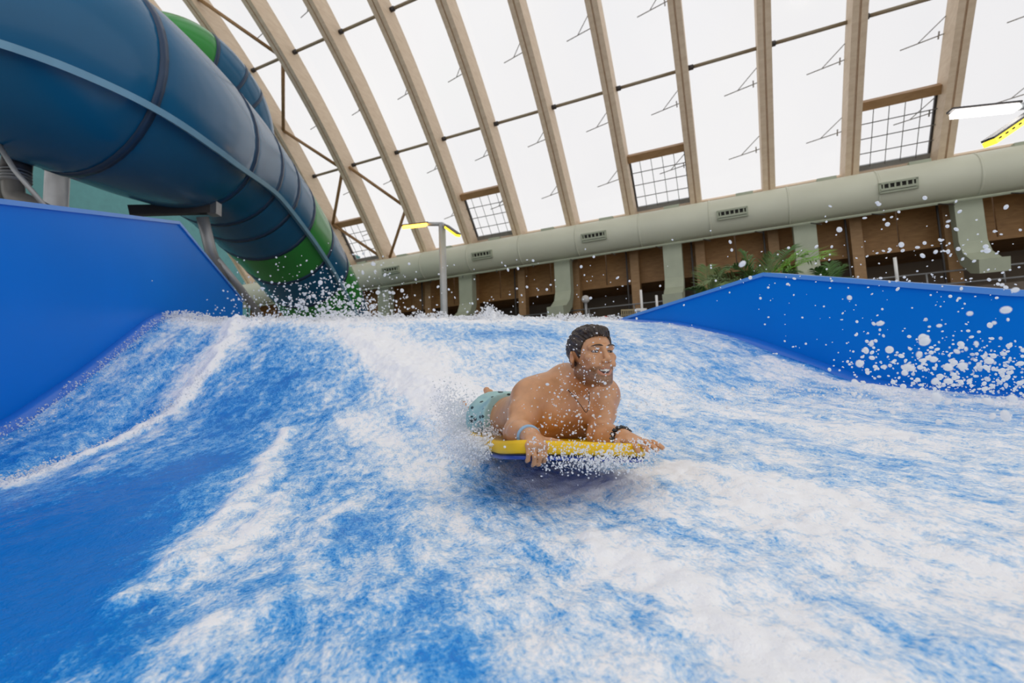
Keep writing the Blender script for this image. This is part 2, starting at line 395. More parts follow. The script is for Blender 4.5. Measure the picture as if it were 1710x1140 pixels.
fast_mesh(me, VW.reshape(-1, 3), Fq)
fa = me.attributes.new('foam', 'FLOAT', 'POINT'); fa.data.foreach_set('value', foam.astype(np.float32).ravel())
fu = me.attributes.new('flow', 'FLOAT_VECTOR', 'POINT'); fu.data.foreach_set('vector', np.stack([U, V_, np.zeros_like(U)], -1).astype(np.float32).ravel())
water = bpy.data.objects.new('wave_water', me); COL.objects.link(water)
tag(water, 'rushing blue and white foaming sheet of water over the ramp', 'water', kind='stuff')

def water_mat():
    m = bpy.data.materials.new('foaming_water'); m.use_nodes = True; t = m.node_tree; b = t.nodes['Principled BSDF']; L = t.links.new
    N = lambda k: t.nodes.new('ShaderNode'+k)
    av = N('Attribute'); av.attribute_name = 'flow'; af = N('Attribute'); af.attribute_name = 'foam'
    wn = N('TexNoise'); wn.inputs['Scale'].default_value = 2.2; wn.inputs['Detail'].default_value = 3
    L(av.outputs['Vector'], wn.inputs['Vector'])
    ws = N('VectorMath'); ws.operation = 'SCALE'; ws.inputs['Scale'].default_value = .14; L(wn.outputs['Color'], ws.inputs[0])
    wa = N('VectorMath'); wa.operation = 'ADD'; L(av.outputs['Vector'], wa.inputs[0]); L(ws.outputs[0], wa.inputs[1])
    def noise(sx, sy, det, rgh):
        mp = N('Mapping'); mp.inputs['Scale'].default_value = (sx, sy, 1); L(wa.outputs[0], mp.inputs['Vector'])
        n = N('TexNoise'); n.inputs['Scale'].default_value = 1; n.inputs['Detail'].default_value = det; n.inputs['Roughness'].default_value = rgh
        L(mp.outputs[0], n.inputs['Vector']); return n.outputs['Fac']
    n1, n2, n3 = noise(5.5, 2.0, 5, .6), noise(24, 11, 5, .65), noise(110, 75, 3, .7)
    def ma(op, a, c):
        x = N('Math'); x.operation = op
        for k, q in enumerate((a, c)):
            if isinstance(q, (int, float)): x.inputs[k].default_value = q
            else: L(q, x.inputs[k])
        return x.outputs[0]
    s = ma('ADD', ma('MULTIPLY', n1, 1.7), ma('ADD', ma('MULTIPLY', n2, 2.0), ma('MULTIPLY', n3, 1.6)))
    val = ma('ADD', ma('SUBTRACT', s, 2.65+.27), af.outputs['Fac'])
    val = ma('ADD', ma('MULTIPLY', val, .75), .36)
    cr = N('ValToRGB'); e = cr.color_ramp.elements
    e[0].position = 0; e[0].color = (.002, .19, .66, 1); e[1].position = 1; e[1].color = (.95, .96, .98, 1)
    for p, c in ((.22, (.008, .26, .74, 1)), (.45, (.14, .43, .84, 1)), (.72, (.58, .74, .92, 1))):
        q = e.new(p); q.color = c
    L(val, cr.inputs['Fac']); L(cr.outputs['Color'], b.inputs['Base Color'])
    rr = N('MapRange'); rr.inputs['To Min'].default_value = .16; rr.inputs['To Max'].default_value = .6; L(val, rr.inputs['Value']); L(rr.outputs[0], b.inputs['Roughness'])
    bp = N('Bump'); bp.inputs['Strength'].default_value = .55; bp.inputs['Distance'].default_value = .018
    L(ma('ADD', ma('MULTIPLY', n2, .7), ma('MULTIPLY', n3, .4)), bp.inputs['Height']); L(bp.outputs['Normal'], b.inputs['Normal'])
    b.inputs['Specular IOR Level'].default_value = .22
    return m
me.materials.append(water_mat())

# the solid ramp under the water
ru = np.linspace(-2.34, 3.56, 60); rv = np.linspace(-1.2, 8.2, 90)
A_, B_ = np.meshgrid(ru, rv, indexing='ij'); top = A_[..., None]*RU+B_[..., None]*RV; top[..., 2] = CZ+S(A_, B_)-.09
bot = top.copy(); bot[..., 2] = .0
n_, m_ = 60, 90; vt = np.concatenate([top.reshape(-1, 3), bot.reshape(-1, 3)]); o_ = n_*m_; F = []
for i in range(n_-1):
    for j in range(m_-1): F.append((i*m_+j, (i+1)*m_+j, (i+1)*m_+j+1, i*m_+j+1))
for i in range(n_-1):
    for j in (0, m_-1): F.append((i*m_+j, (i+1)*m_+j, o_+(i+1)*m_+j, o_+i*m_+j))
for j in range(m_-1):
    for i in (0, n_-1): F.append((i*m_+j, i*m_+j+1, o_+i*m_+j+1, o_+i*m_+j))
tag(raw_mesh('wave_ramp', vt, F, mat('blue_ramp_membrane', (.01, .16, .6), .35, var=.05)), 'blue curved ramp under the rushing water', 'ramp', kind='structure')

# ------------------------------------------------------------------ blue side walls
def side_wall(name, u, prof_, sgn, label):
    # prof_: (v, z) along the top from front to back
    V = []; k = len(prof_)
    for du in (0, sgn*.16):
        V += [R3(u+du, v, z) for v, z in prof_]+[R3(u+du, v, -CZ) for v, z in prof_]
    F = []
    for s in (0, 2*k):
        for i in range(k-1): F.append((s+i, s+i+1, s+k+i+1, s+k+i))
    for i in range(k-1): F.append((i, i+1, 2*k+i+1, 2*k+i))
    for i in (0, k-1): F.append((i, k+i, 3*k+i, 2*k+i))
    w = raw_mesh(name, V, F, M_blue, None, False); tag(w, label, kind='structure')
    c = MB()
    for i in range(k-1):
        a, b = R3(u+sgn*.08, *prof_[i])+np.array([0, 0, .012]), R3(u+sgn*.08, *prof_[i+1])+np.array([0, 0, .012])
        c.bar(a, b, .20, .035)
    c.build('capping', M_blue_edge, w)
    return w
wl = side_wall('wall_left', -2.3, [(-1.6, .1), (1.5, .62), (3.8, 1.31), (6.72, 2.18), (9.85, 1.78), (9.9, -.5)], -1, 'tall plain blue wall left of the wave')
wr = side_wall('wall_right', 3.5, [(-1.6, .02), (.5, .1), (1.85, .42), (3.62, .95), (6.3, .93), (8.6, .9)], 1, 'low blue wall right of the wave with an angled top')
# padded curve where the membrane meets the right wall
pts = [R3(3.5, v, S(3.4, v)-.085) for v in np.arange(-1, 7.2, .12)]
MB().tube(pts, .12, 12).build('edge_pad', mat('blue_edge_pad', (.01, .16, .65), .25, var=.04), wr, True)
pts = [R3(-2.28, v, S(-2.25, v)-.05) for v in np.arange(-1, 7.2, .12)]
MB().tube(pts, .09, 12).build('edge_pad', MATS['blue_edge_pad'], wl, True)
# ------------------------------------------------------------------ big tube slide
M_sl_b = mat('glossy_slide_blue', (.007, .12, .26), .24, var=.12, scale=.5, spec=.35, coat=.08)
M_sl_g = mat('glossy_slide_green', (.035, .30, .06), .24, var=.12, scale=.5, spec=.35, coat=.08)
M_sl_f = mat('pale_blue_flange', (.24, .47, .64), .35, var=.08)
M_sl_r = mat('dark_blue_seam', (.008, .04, .10), .35, var=.1)
def catmull(P, n):
    P = np.asarray(P, float); Q = np.vstack([2*P[0]-P[1], P, 2*P[-1]-P[-2]]); out = []
    for i in range(len(P)-1):
        p0, p1, p2, p3 = Q[i:i+4]
        for t in np.linspace(0, 1, n, endpoint=False):
            out.append(.5*((2*p1)+(-p0+p2)*t+(2*p0-5*p1+4*p2-p3)*t*t+(-p0+3*p1-3*p2+p3)*t**3))
    out.append(P[-1]); return np.array(out)
def slide_tube(parent, ctrl, rad, cuts, cols, nper=24, flange=True, bank=-.5):
    C = catmull([at(*c) for c in ctrl], nper); n = len(C)
    T = np.gradient(C, axis=0); T /= np.linalg.norm(T, axis=1)[:, None]
    X = np.cross(T, [0, 0, 1.]); X /= np.linalg.norm(X, axis=1)[:, None]; Y = np.cross(X, T)
    NA = 40; a = np.arange(NA)*2*pi/NA
    ring = lambda i, r: C[i]+r*(np.cos(a)[:, None]*X[i]+np.sin(a)[:, None]*Y[i])
    ci = [int(round(c*nper)) for c in cuts]
    for k in range(len(ci)-1):
        i0, i1 = ci[k], ci[k+1]; V = []; m = i1-i0+1
        for i in range(i0, i1+1):
            s = (i-i0)/(m-1); bulge = -.035*(max(0, 1-min(s, 1-s)*10))**2
            V.append(ring(i, rad+bulge))
        F = [(p*NA+j, p*NA+(j+1) % NA, (p+1)*NA+(j+1) % NA, (p+1)*NA+j) for p in range(m-1) for j in range(NA)]
        raw_mesh('tube_section', np.concatenate(V), F, (M_sl_g if cols[k] == 'g' else M_sl_b), parent, True)
        if k:
            V = np.concatenate([ring(i0, rad-.05)-T[i0]*.06, ring(i0, rad+.012)-T[i0]*.06, ring(i0, rad+.012)+T[i0]*.06, ring(i0, rad-.05)+T[i0]*.06])
            F = [(p*NA+j, p*NA+(j+1) % NA, (p+1)*NA+(j+1) % NA, (p+1)*NA+j) for p in range(3) for j in range(NA)]
            raw_mesh('seam_ring', V, F, M_sl_r, parent, True)
    if flange:
        for sg in (1, -1):
            V = []; i0, i1 = ci[0], ci[-1]
            for i in range(i0, i1+1):
                for r, z in ((rad-.06, .05), (rad+.16, .05), (rad+.16, -.05), (rad-.06, -.05)): V.append(C[i]+sg*r*(X[i]*cos(bank)+Y[i]*sin(bank))+z*(Y[i]*cos(bank)-X[i]*sin(bank)))
            m = i1-i0+1
            F = [(p*4+j, p*4+(j+1) % 4, (p+1)*4+(j+1) % 4, (p+1)*4+j) for p in range(m-1) for j in range(4)]
            raw_mesh('side_flange', V, F, M_sl_f, parent, False)
    return C
slide = empty('water_slide', at(400, 420, 14), 'big glossy blue tube slide with green bands curving down behind the wave', 'slide')
MAIN = [(-420, -60, 5.6), (-140, 20, 6.4), (78, 99, 7.0), (220, 177, 8.4), (356, 268, 11.9), (444, 362, 15.0), (502, 440, 17.8), (544, 512, 20.4), (570, 590, 22.5)]
slide_tube(slide, MAIN, 1.62, [0, 1.2, 2.4, 3.5, 4.1, 4.5, 4.9, 5.55, 6.15, 6.9, 8], 'bbbbbbgbgb')
BACK = [(90, 150, 15.0), (170, 112, 15.2), (248, 98, 15.7), (310, 108, 16.4), (358, 148, 17.4), (388, 202, 18.4), (398, 285, 19.0)]
slide_tube(slide, BACK, 1.45, [0, 1.0, 2.0, 3.25, 3.95, 4.5, 6], 'bbgbbb', flange=False)
# its steel support
sup = empty('slide_support', at(345, 470, 10.4), 'grey steel bracket and leaning legs carrying the blue tube slide', 'support')
MB().bar(at(215, 352, 9.6), at(356, 349, 10.4), .16, .2).build('cross_beam', M_steel_d, sup)
MB().box(at(358, 349, 10.4), (.10, 0, 0), (0, .1, 0), (0, 0, .14)).build('end_plate', M_steel, sup)
MB().tube([at(338, 362, 10.3), at(352, 420, 10.6), at(372, 470, 11)], .12, 10).build('leg', M_steel, sup, True)
MB().tube([at(360, 432, 10.7), at(398, 478, 11.4), at(440, 535, 12)], .09, 10).build('leg', M_steel, sup, True)
MB().tube([at(372, 470, 11), at(385, 530, 11.2), at(385, 800, 11.2)], .12, 10).build('leg', M_steel, sup, True)
pl = at(330, 345, 10.3)
MB().box(at(335, 325, 10.6), (.4, .1, .12), (0, .05, 0), (0, 0, .28)).build('saddle', mat('rusty_bracket', (.06, .035, .025), .7), sup)
# grey column, pipework and teal wall on the left
cl = empty('steel_column', at(94, 800, 12.5), 'round pale grey steel column under the blue slide', 'column')
p = at(94, 330, 12.5)
MB().tube([(p[0], p[1], 0), (p[0], p[1], p[2]-1.), (p[0], p[1], p[2]+1.0)], .26, 20).build('shaft', M_steel, cl, True)
MB().tube([(p[0], p[1], 0), (p[0], p[1], .06)], .42, 20).build('base_plate', M_steel_d, cl)
MB().tube([(p[0], p[1], p[2]+1.0), (p[0], p[1], p[2]+1.06)], .36, 20).build('cap_plate', M_steel_d, cl)
pp = empty('pump_pipe', at(20, 800, 7.5), 'grey pump pipe elbow with ribbed coupling beside the left wall', 'pipe')
M_pipe = mat('grey_pipe', (.20, .19, .17), .45, .2)
MB().tube(catmull([at(22, 285, 7.5), at(22, 312, 7.5), at(27, 330, 7.5), at(48, 340, 7.5), at(80, 356, 7.5)], 6), .14, 16).build('elbow', M_pipe, pp, True)
MB().tube([at(30, 262, 7.5), at(26, 290, 7.5)], .19, 16).build('coupling', M_steel_d, pp, True)
for k in range(4): MB().tube([at(26, 287+k*5, 7.5), at(26, 289+k*5, 7.5)], .20, 16).build('rib', M_steel, pp, True)
MB().tube([at(34, 255, 7.5), at(33, 262, 7.5)], .26, 16).build('flange', M_steel_d, pp)
MB().tube([at(5, 280, 7.6), at(5, 330, 7.6)], .12, 12).build('side_pipe', M_pipe, pp, True)
st = MB(); st.tube([at(-25, 205, 6.6), at(25, 285, 6.6), at(78, 348, 6.6)], .035, 8)
tag(st.build('stay_rod', M_steel, None, True), 'thin slanting steel rod above the left blue wall', 'rod')
tw = MB().box(W(-34, 16, 6), tdir*.1, nrm*22, (0, 0, 8)).build('wall_left_end', mat('teal_end_wall', (.10, .30, .31), .6, var=.08))
tag(tw, 'teal end wall of the hall glimpsed under the slide', kind='structure')

# ------------------------------------------------------------------ lamp posts
def lamp_post(base, hz, arms, label, poleR=.13, col=None):
    L = empty('lamp_post', base, label, 'lamp', 'twin arm lamp posts in the hall')
    top = np.array([base[0], base[1], hz])
    MB().tube([base, (np.array(base)+top)/2, top], poleR, 14).build('pole', mat('pale_grey_pole', (.45, .47, .48), .4, .2), L, True)
    MB().tube([base, np.array(base)+np.array([0, 0, .05])], poleR*2, 14).build('base_plate', M_steel, L)
    for (a, b, c, e, es) in arms:
        a, b, c = map(np.asarray, (a, b, c))
        if np.linalg.norm(a-b) > .05: MB().tube([a, b], poleR*.6, 8).build('arm', MATS['pale_grey_pole'], L, True)
        h = MB().bar(b+np.array([0, 0, .05]), c+np.array([0, 0, .05]), .16, .03).build('lamp_head', M_steel_d, L)
        d = (c-b)/np.linalg.norm(c-b)
        MB().bar(b+d*.04-np.array([0, 0, .02]), c-d*.04-np.array([0, 0, .02]), .16, .075).build('light_strip', mat('strip_%s' % e[0], e[1], .4, emit=e[1], estr=es), h)
        if e[0] == 'lemon' and es < 1:
            for k in range(6): MB().box(b+(c-b)*(.12+.15*k)-np.array([0, .09, .02]), d*.03, np.array([0, .012, 0]), np.array([0, 0, .012])).build('dark_slot', M_dark, h)
    return L
P1 = at(738, 374, 16.4); B1 = np.array([P1[0], P1[1], 0.])
amber = ('amber', (1., .52, .06)); lemon = ('lemon', (1., .80, .06)); cool = ('cool', (1., .97, .93))
lamp_post(B1, P1[2], [(P1, at(714, 374, 16.4), at(671, 379, 16.0), amber, 5.0), (P1, at(745, 378, 16.2), at(766, 393, 15.4), lemon, 1.1)],
          'tall lamp post with glowing amber strip beside the green duct', .12)
P2 = at(1745, 172, 7.4); B2 = np.array([P2[0], P2[1], 0.])
L2 = lamp_post(B2, P2[2], [(P2, at(1702, 178, 7.4), at(1586, 190, 7.6), cool, 6.0), (P2, at(1722, 190, 7.3), at(1650, 239, 6.9), lemon, .9)],
          'lamp post with bright white strip at the upper right edge', .10)

# ------------------------------------------------------------------ palms behind the right wall
def palm(base, fronds, label):
    o = empty('palm', base, label, 'palm', 'palms behind the right wall')
    base = np.asarray(base, float)
    MB().tube([base, base+[0, 0, .5], base+[0.02, 0, 1.25]], [.13, .09, .07], 10).build('trunk', mat('palm_trunk', (.12, .08, .04), .8, bump=.5, scale=20), o, True)
    for (tip, sag, m) in fronds:
        tip = np.asarray(tip, float); st = base+np.array([0.02, 0, 1.2]); mid = (st+tip)/2+np.array([0, 0, sag])
        t = np.linspace(0, 1, 14)[:, None]; P = (1-t)**2*st+2*t*(1-t)*mid+t*t*tip
        b = MB(); b.tube(P, np.linspace(.014, .004, 14), 5)
        T = np.gradient(P, axis=0); T /= np.linalg.norm(T, axis=1)[:, None]
        L = np.linalg.norm(tip-st)
        for s in np.linspace(.13, .99, 22):
            i = s*13; k = min(int(i), 12); f = i-k; c = P[k]*(1-f)+P[k+1]*f; tn = T[k]
            sd = np.cross(tn, [0, 0, 1.]); sd /= np.linalg.norm(sd)+1e-9; upv = np.cross(sd, tn)
            ln = L*.48*sin(pi*(.12+.80*s))**.7
            for sg in (-1, 1):
                d = sd*sg*.8+tn*.62+upv*random.uniform(-.05, .35); d /= np.linalg.norm(d); w = np.cross(d, upv); w /= np.linalg.norm(w); w *= .016
                e = c+d*ln+np.array([0, 0, -.18*ln]); mdl = c+d*ln*.5+upv*.01
                b.add([c-w*.5, c+w*.5, mdl+w, e, mdl-w, mdl+upv*.012], [(0, 1, 2, 5), (0, 5, 4), (5, 2, 3), (4, 5, 3)])
        b.build('frond', m, o)
    return o
G1 = mat('palm_leaf_dark', (.07, .17, .035), .45, var=.3, scale=6); G2 = mat('palm_leaf_bright', (.20, .46, .04), .4, var=.25, scale=6); G3 = mat('palm_leaf_olive', (.16, .24, .08), .5, var=.3, scale=6)
pb = at(1268, 505, 10.6)
palm((pb[0], pb[1], pb[2]-1.0), [(at(1214, 452, 10.4), .55, G1), (at(1176, 475, 10.6), .4, G3), (at(1345, 424, 10.3), .25, G2), (at(1375, 432, 10.6), .35, G2), (at(1318, 418, 10.9), .2, G1), (at(1240, 422, 10.8), .2, G1), (at(1290, 425, 10.2), .1, G3), (at(1215, 480, 10.0), .25, G3), (at(1330, 455, 9.9), .2, G1)],
     'palm with bright green fronds rising behind the peak of the right blue wall')
pb = at(1190, 535, 11.4)
palm((pb[0], pb[1], pb[2]-1.0), [(at(1155, 482, 11.2), .3, G1), (at(1180, 446, 11.6), .15, G3), (at(1205, 452, 11.2), .2, G3), (at(1225, 470, 11.5), .25, G3), (at(1162, 497, 11.0), .25, G1)],
     'smaller olive palm left of the bright one behind the right wall')
pb = at(1385, 500, 12.5)
palm((pb[0], pb[1], pb[2]-1.0), [(at(1360, 450, 12.4), .2, G1), (at(1405, 446, 12.6), .2, G1), (at(1425, 470, 12.3), .25, G1), (at(1385, 440, 12.8), .1, G1), (at(1350, 470, 12.2), .25, G1)],
     'low dark palm at the right of the palm group')

# ------------------------------------------------------------------ small things on the terrace
def ball_post(px_, y0, y1, d, label, ball=True):
    a, b = at(px_, y0, d), at(px_, y1, d)
    if ball:
        o = empty('globe_light', b, label, 'light')
        MB().tube([(a[0], a[1], b[2]), a], .045, 8).build('pole', M_steel, o, True)
        n = 8; V = []; F = []
        for i in range(n+1):
            th = pi*i/n
            for j in range(12): V.append(a+np.array([0, 0, .05])+.14*np.array([sin(th)*cos(j*pi/6), sin(th)*sin(j*pi/6), cos(th)]))
        F = [(i*12+j, i*12+(j+1) % 12, (i+1)*12+(j+1) % 12, (i+1)*12+j) for i in range(n) for j in range(12)]
        raw_mesh('globe', V, F, mat('grey_globe', (.5, .49, .47), .4), o)
    else:
        tag(MB().tube([(a[0], a[1], b[2]), a], .04, 8).build('thin_pole', M_white, None, True), label, 'pole')
ball_post(978, 502, 545, 16.5, 'grey globe light on a post beyond the crest')
ball_post(1070, 484, 540, 15.5, 'thin white pole rising beside the notice board', False)
ball_post(1096, 493, 535, 15.2, 'shorter thin white pole nearest the right wall end', False)
ball_post(1494, 430, 490, 13, 'thin grey pole standing behind the long right wall top', False)
fn = empty('fence', at(1048, 540, 15.8), 'small tan slatted fence panel beyond the crest', 'fence')
M_fence = mat('tan_fence', (.36, .30, .17), .6)
for y in (518, 538): MB().bar(at(1037, y, 15.8), at(1064, y-1, 15.8), .05, .05).build('rail', M_fence, fn)
for k in range(8): MB().bar(at(1038+k*3.5, 518, 15.8), at(1038+k*3.5, 545, 15.8), .03, .03).build('slat', M_fence, fn)
nb = empty('notice_board', at(1070, 545, 15.4), 'white notice board beside the tan fence', 'sign')
MB().box(at(1071, 521, 15.4), (.18, .02, 0), (0, .02, 0), (0, 0, .12)).build('board', M_white, nb)
for k in range(3): MB().box(at(1064.5+k*2, 522, 15.36), (.012, 0, 0), (0, .01, 0), (0, 0, .07)).build('print_bar', mat('blue_print', (.12, .2, .35), .6), nb)
MB().bar(at(1071, 527, 15.4), at(1071, 560, 15.4), .05).build('post', M_steel, nb)
rs = empty('round_sign', at(990, 550, 14.6), 'white round topped sign with a green mark at the crest', 'sign')
c = at(990, 537, 14.6); ang = np.linspace(0, pi, 13)
Vs = [c+np.array([.19*cos(a), s, .17*sin(a)-.02]) for s in (-.02, .02) for a in ang]+[]
n = 13; raw_mesh('board', Vs, [tuple(range(n)), tuple(range(2*n-1, n-1, -1))]+[(i, i+1, n+i+1, n+i) for i in range(n-1)]+[(0, n-1, 2*n-1, n)], M_white, rs, False)
MB().box(c+np.array([0, -.03, .07]), (.04, 0, 0), (0, .01, 0), (0, 0, .04)).build('green_mark', mat('green_print', (.05, .3, .1), .5), rs)
MB().bar(c, c-np.array([0, 0, .6]), .05).build('post', M_steel, rs)
rb = empty('lifebuoy', at(1006, 540, 14.4), 'red and white lifebuoy at the crest beside the round sign', 'lifebuoy')
for k in range(8):
    a0, a1 = k*pi/4, (k+1)*pi/4; c = at(1010, 537, 14.4)
    MB().tube([c+.13*np.array([cos(a), 0, sin(a)]) for a in np.linspace(a0, a1, 6)], .045, 8).build('segment', mat('red_float', (.6, .04, .02), .5) if k % 2 else M_white, rb, True)
hr = empty('handrail', W(6.5, 18.6, 2.6), 'grey tube handrail on the terrace edge', 'railing')
for h in (2.75, 3.15): MB().tube([W(-9, 19.5, h), W(0, 19.5, h), W(9.5, 19.5, h)], .03, 6).build('rail', M_steel, hr, True)
for k in range(11): MB().tube([W(-9+1.85*k, 19.5, 2.55), W(-9+1.85*k, 19.5, 3.15)], .03, 6).build('post', M_steel, hr, True)
# ------------------------------------------------------------------ bodyboard
LP, RP = at(840, 741, 1.47), at(1099, 749, 1.59)
BX = RP-LP; BX /= np.linalg.norm(BX)
BB = np.array([-BX[1], BX[0], 0.]); BB /= np.linalg.norm(BB); BB = BB+np.array([0, 0, -.03]); BB -= BX*(BB@BX); BB /= np.linalg.norm(BB)
BZ = np.cross(BX, BB); NC = (LP+RP)/2
def bd(x, y, z): return NC+BX*x+BB*y+BZ*z
board = empty('bodyboard', bd(0, .5, -.06), 'yellow bodyboard with blue underside carrying the smiling rider', 'bodyboard')
hw = lambda y: np.interp(y, [0, .015, .05, .12, .3, .55, .85, .98, 1.02], [.19, .215, .232, .243, .250, .25, .225, .19, .18])
ys = np.concatenate([np.linspace(0, .12, 9), np.linspace(.15, 1.02, 24)])
def board_layer(z_top, z_bot, inset, bev, name, m, parent):
    # closed slab following the outline; bev rounds the rails
    prof_ = [(0, z_bot+bev), (-bev*.3, z_bot+bev*.3), (-bev, z_bot)]
    V = []; half = [(y, hw(y)) for y in ys]
    out = [(-w, y) for y, w in half]+[(w, y) for y, w in reversed(half)]
    out = np.array(out); cen = np.array([0, .5])
    lv = [(bev, z_top), (bev*.3, z_top-bev*.3), (0, z_top-bev), (0, z_bot+bev), (bev*.3, z_bot+bev*.3), (bev, z_bot)]
    n = len(out)
    for ins, z in lv:
        d = out-cen; L = np.linalg.norm(d, axis=1)[:, None]; q = out-d/L*(ins+inset)
        q[:, 1] = np.maximum(q[:, 1], ins+inset)-.03*(1-(q[:, 0]/.25)**2)*(q[:, 1] < .13)*(1-np.clip(q[:, 1], 0, .13)/.13)
        for x, y in q:
            kick = .014*max(0, (.22-y)/.22)**2
            V.append(bd(x, y, z+kick))
    F = [(k*n+i, k*n+(i+1) % n, (k+1)*n+(i+1) % n, (k+1)*n+i) for k in range(len(lv)-1) for i in range(n)]
    h = len(ys)
    for base, rev in ((0, False), ((len(lv)-1)*n, True)):
        for i in range(h-1):
            q = (base+i, base+i+1, base+n-2-i, base+n-1-i); F.append(q[::-1] if rev else q)
    return raw_mesh(name, V, F, m, parent, True)
board_layer(0, -.042, 0, .012, 'foam_deck', mat('yellow_foam', (.86, .52, .0), .5, var=.05), board)
board_layer(-.041, -.045, .004, .0015, 'black_pinstripe', mat('black_stripe', (.01, .01, .012), .5), board)
board_layer(-.0445, -.058, .006, .006, 'slick_bottom', mat('blue_slick', (.02, .06, .33), .3, var=.4, scale=7), board)

# ------------------------------------------------------------------ the rider
class Field:                                # signed distance field on a rectilinear grid
    def __init__(s, ax, ay, az):
        s.a = [np.asarray(q, np.float32) for q in (ax, ay, az)]; s.d = np.full([len(q) for q in s.a], 1., np.float32)
    def win(s, lo, hi):
        sl = [slice(max(np.searchsorted(q, l)-1, 0), min(np.searchsorted(q, h)+1, len(q))) for q, l, h in zip(s.a, lo, hi)]
        G = np.meshgrid(*[q[k] for q, k in zip(s.a, sl)], indexing='ij', sparse=True)
        return tuple(sl), G
    def put(s, sl, e, k, op='u'):
        a = s.d[sl]
        if a.size == 0: return
        if op == 'u':
            h = np.clip(.5+.5*(a-e)/k, 0, 1); s.d[sl] = a*(1-h)+e*h-k*h*(1-h)
        else:                               # smooth subtraction
            h = np.clip(.5-.5*(a+e)/k, 0, 1); s.d[sl] = a*(1-h)+(-e)*h+k*h*(1-h)
    def cap(s, p, q, r1, r2=None, k=.02, op='u'):
        p, q = np.asarray(p, float), np.asarray(q, float); r2 = r1 if r2 is None else r2; R = max(r1, r2)+k+.025
        sl, (X, Y, Z) = s.win(np.minimum(p, q)-R, np.maximum(p, q)+R)
        b = q-p; L = max(b@b, 1e-9)
        h = np.clip(((X-p[0])*b[0]+(Y-p[1])*b[1]+(Z-p[2])*b[2])/L, 0, 1)
        e = np.sqrt((X-p[0]-b[0]*h)**2+(Y-p[1]-b[1]*h)**2+(Z-p[2]-b[2]*h)**2)-(r1+(r2-r1)*h)
        s.put(sl, e.astype(np.float32), k, op)
    def ell(s, c, M, r, k=.02, op='u'):     # ellipsoid, axes = columns of M
        c = np.asarray(c, float); R = max(r)+k+.025; sl, (X, Y, Z) = s.win(c-R, c+R)
        q = [(X-c[0])*M[0, j]+(Y-c[1])*M[1, j]+(Z-c[2])*M[2, j] for j in range(3)]
        k0 = np.sqrt(sum((q[j]/r[j])**2 for j in range(3))); k1 = np.sqrt(sum((q[j]/r[j]**2)**2 for j in range(3)))+1e-6
        s.put(sl, (k0*(k0-1)/k1).astype(np.float32), k, op)
    def mesh(s):                            # naive surface nets
        d = s.d; sg = d < 0; nx, ny, nz = d.shape
        cs = [(i, j, k) for i in (0, 1) for j in (0, 1) for k in (0, 1)]
        cnt = sum(sg[i:nx-1+i, j:ny-1+j, k:nz-1+k].astype(np.int8) for i, j, k in cs)
        I = np.argwhere((cnt > 0) & (cnt < 8)); vid = np.full((nx-1, ny-1, nz-1), -1, np.int32); vid[tuple(I.T)] = np.arange(len(I))
        acc = np.zeros((len(I), 3)); num = np.zeros(len(I))
        co = lambda ii: np.stack([s.a[0][ii[:, 0]], s.a[1][ii[:, 1]], s.a[2][ii[:, 2]]], 1).astype(float)
        for a_ in cs:
            for ax in range(3):
                if a_[ax]: continue
                b_ = list(a_); b_[ax] = 1
                ia, ib = I+np.array(a_), I+np.array(b_); da, db = d[tuple(ia.T)], d[tuple(ib.T)]
                m = (da < 0) != (db < 0); t = np.where(m, da/np.where(m, da-db, 1), 0)[:, None]
                acc += np.where(m[:, None], co(ia)*(1-t)+co(ib)*t, 0); num += m
        V = acc/num[:, None]; F = []
        for ax in range(3):
            o1, o2 = (ax+1) % 3, (ax+2) % 3
            a0 = [slice(None)]*3; a1 = [slice(None)]*3; a0[ax] = slice(0, -1); a1[ax] = slice(1, None)
            for q in (o1, o2): a0[q] = slice(1, -1); a1[q] = slice(1, -1)
            A, B = sg[tuple(a0)], sg[tuple(a1)]
            for flip, mm in ((0, A & ~B), (1, ~A & B)):
                E_ = np.argwhere(mm); E_[:, o1] += 1; E_[:, o2] += 1
                if not len(E_): continue
                def c_(x, y):
                    q = E_.copy(); q[:, o1] -= x; q[:, o2] -= y; return vid[tuple(q.T)]
                quad = np.stack([c_(1, 1), c_(0, 1), c_(0, 0), c_(1, 0)], 1)
                F.append(quad[:, ::-1] if flip else quad)
        return V, np.concatenate(F)
def smooth_mesh(V, F, it=2, lam=.5):
    E_ = np.concatenate([F[:, [0, 1]], F[:, [1, 2]], F[:, [2, 3]], F[:, [3, 0]]]); E_ = np.concatenate([E_, E_[:, ::-1]])
    c = np.bincount(E_[:, 0], minlength=len(V))[:, None]
    for k in range(it):
        for l in (lam, -lam*1.04):
            s_ = np.stack([np.bincount(E_[:, 0], V[E_[:, 1], j], len(V)) for j in range(3)], 1)
            V = V+l*(s_/np.maximum(c, 1)-V)
    return V
def net_obj(name, V, F, m, parent=None):
    off = np.array([V[:, 0].mean(), V[:, 1].mean(), V[:, 2].min()])
    me = bpy.data.meshes.new(name); fast_mesh(me, V-off, F); me.materials.append(m)
    o = bpy.data.objects.new(name, me); COL.objects.link(o); o.location = off; o['_wl'] = list(off)
    if parent is not None: o.parent = parent; o.matrix_parent_inverse = Matrix.Translation(-Vector(parent['_wl']))
    return o

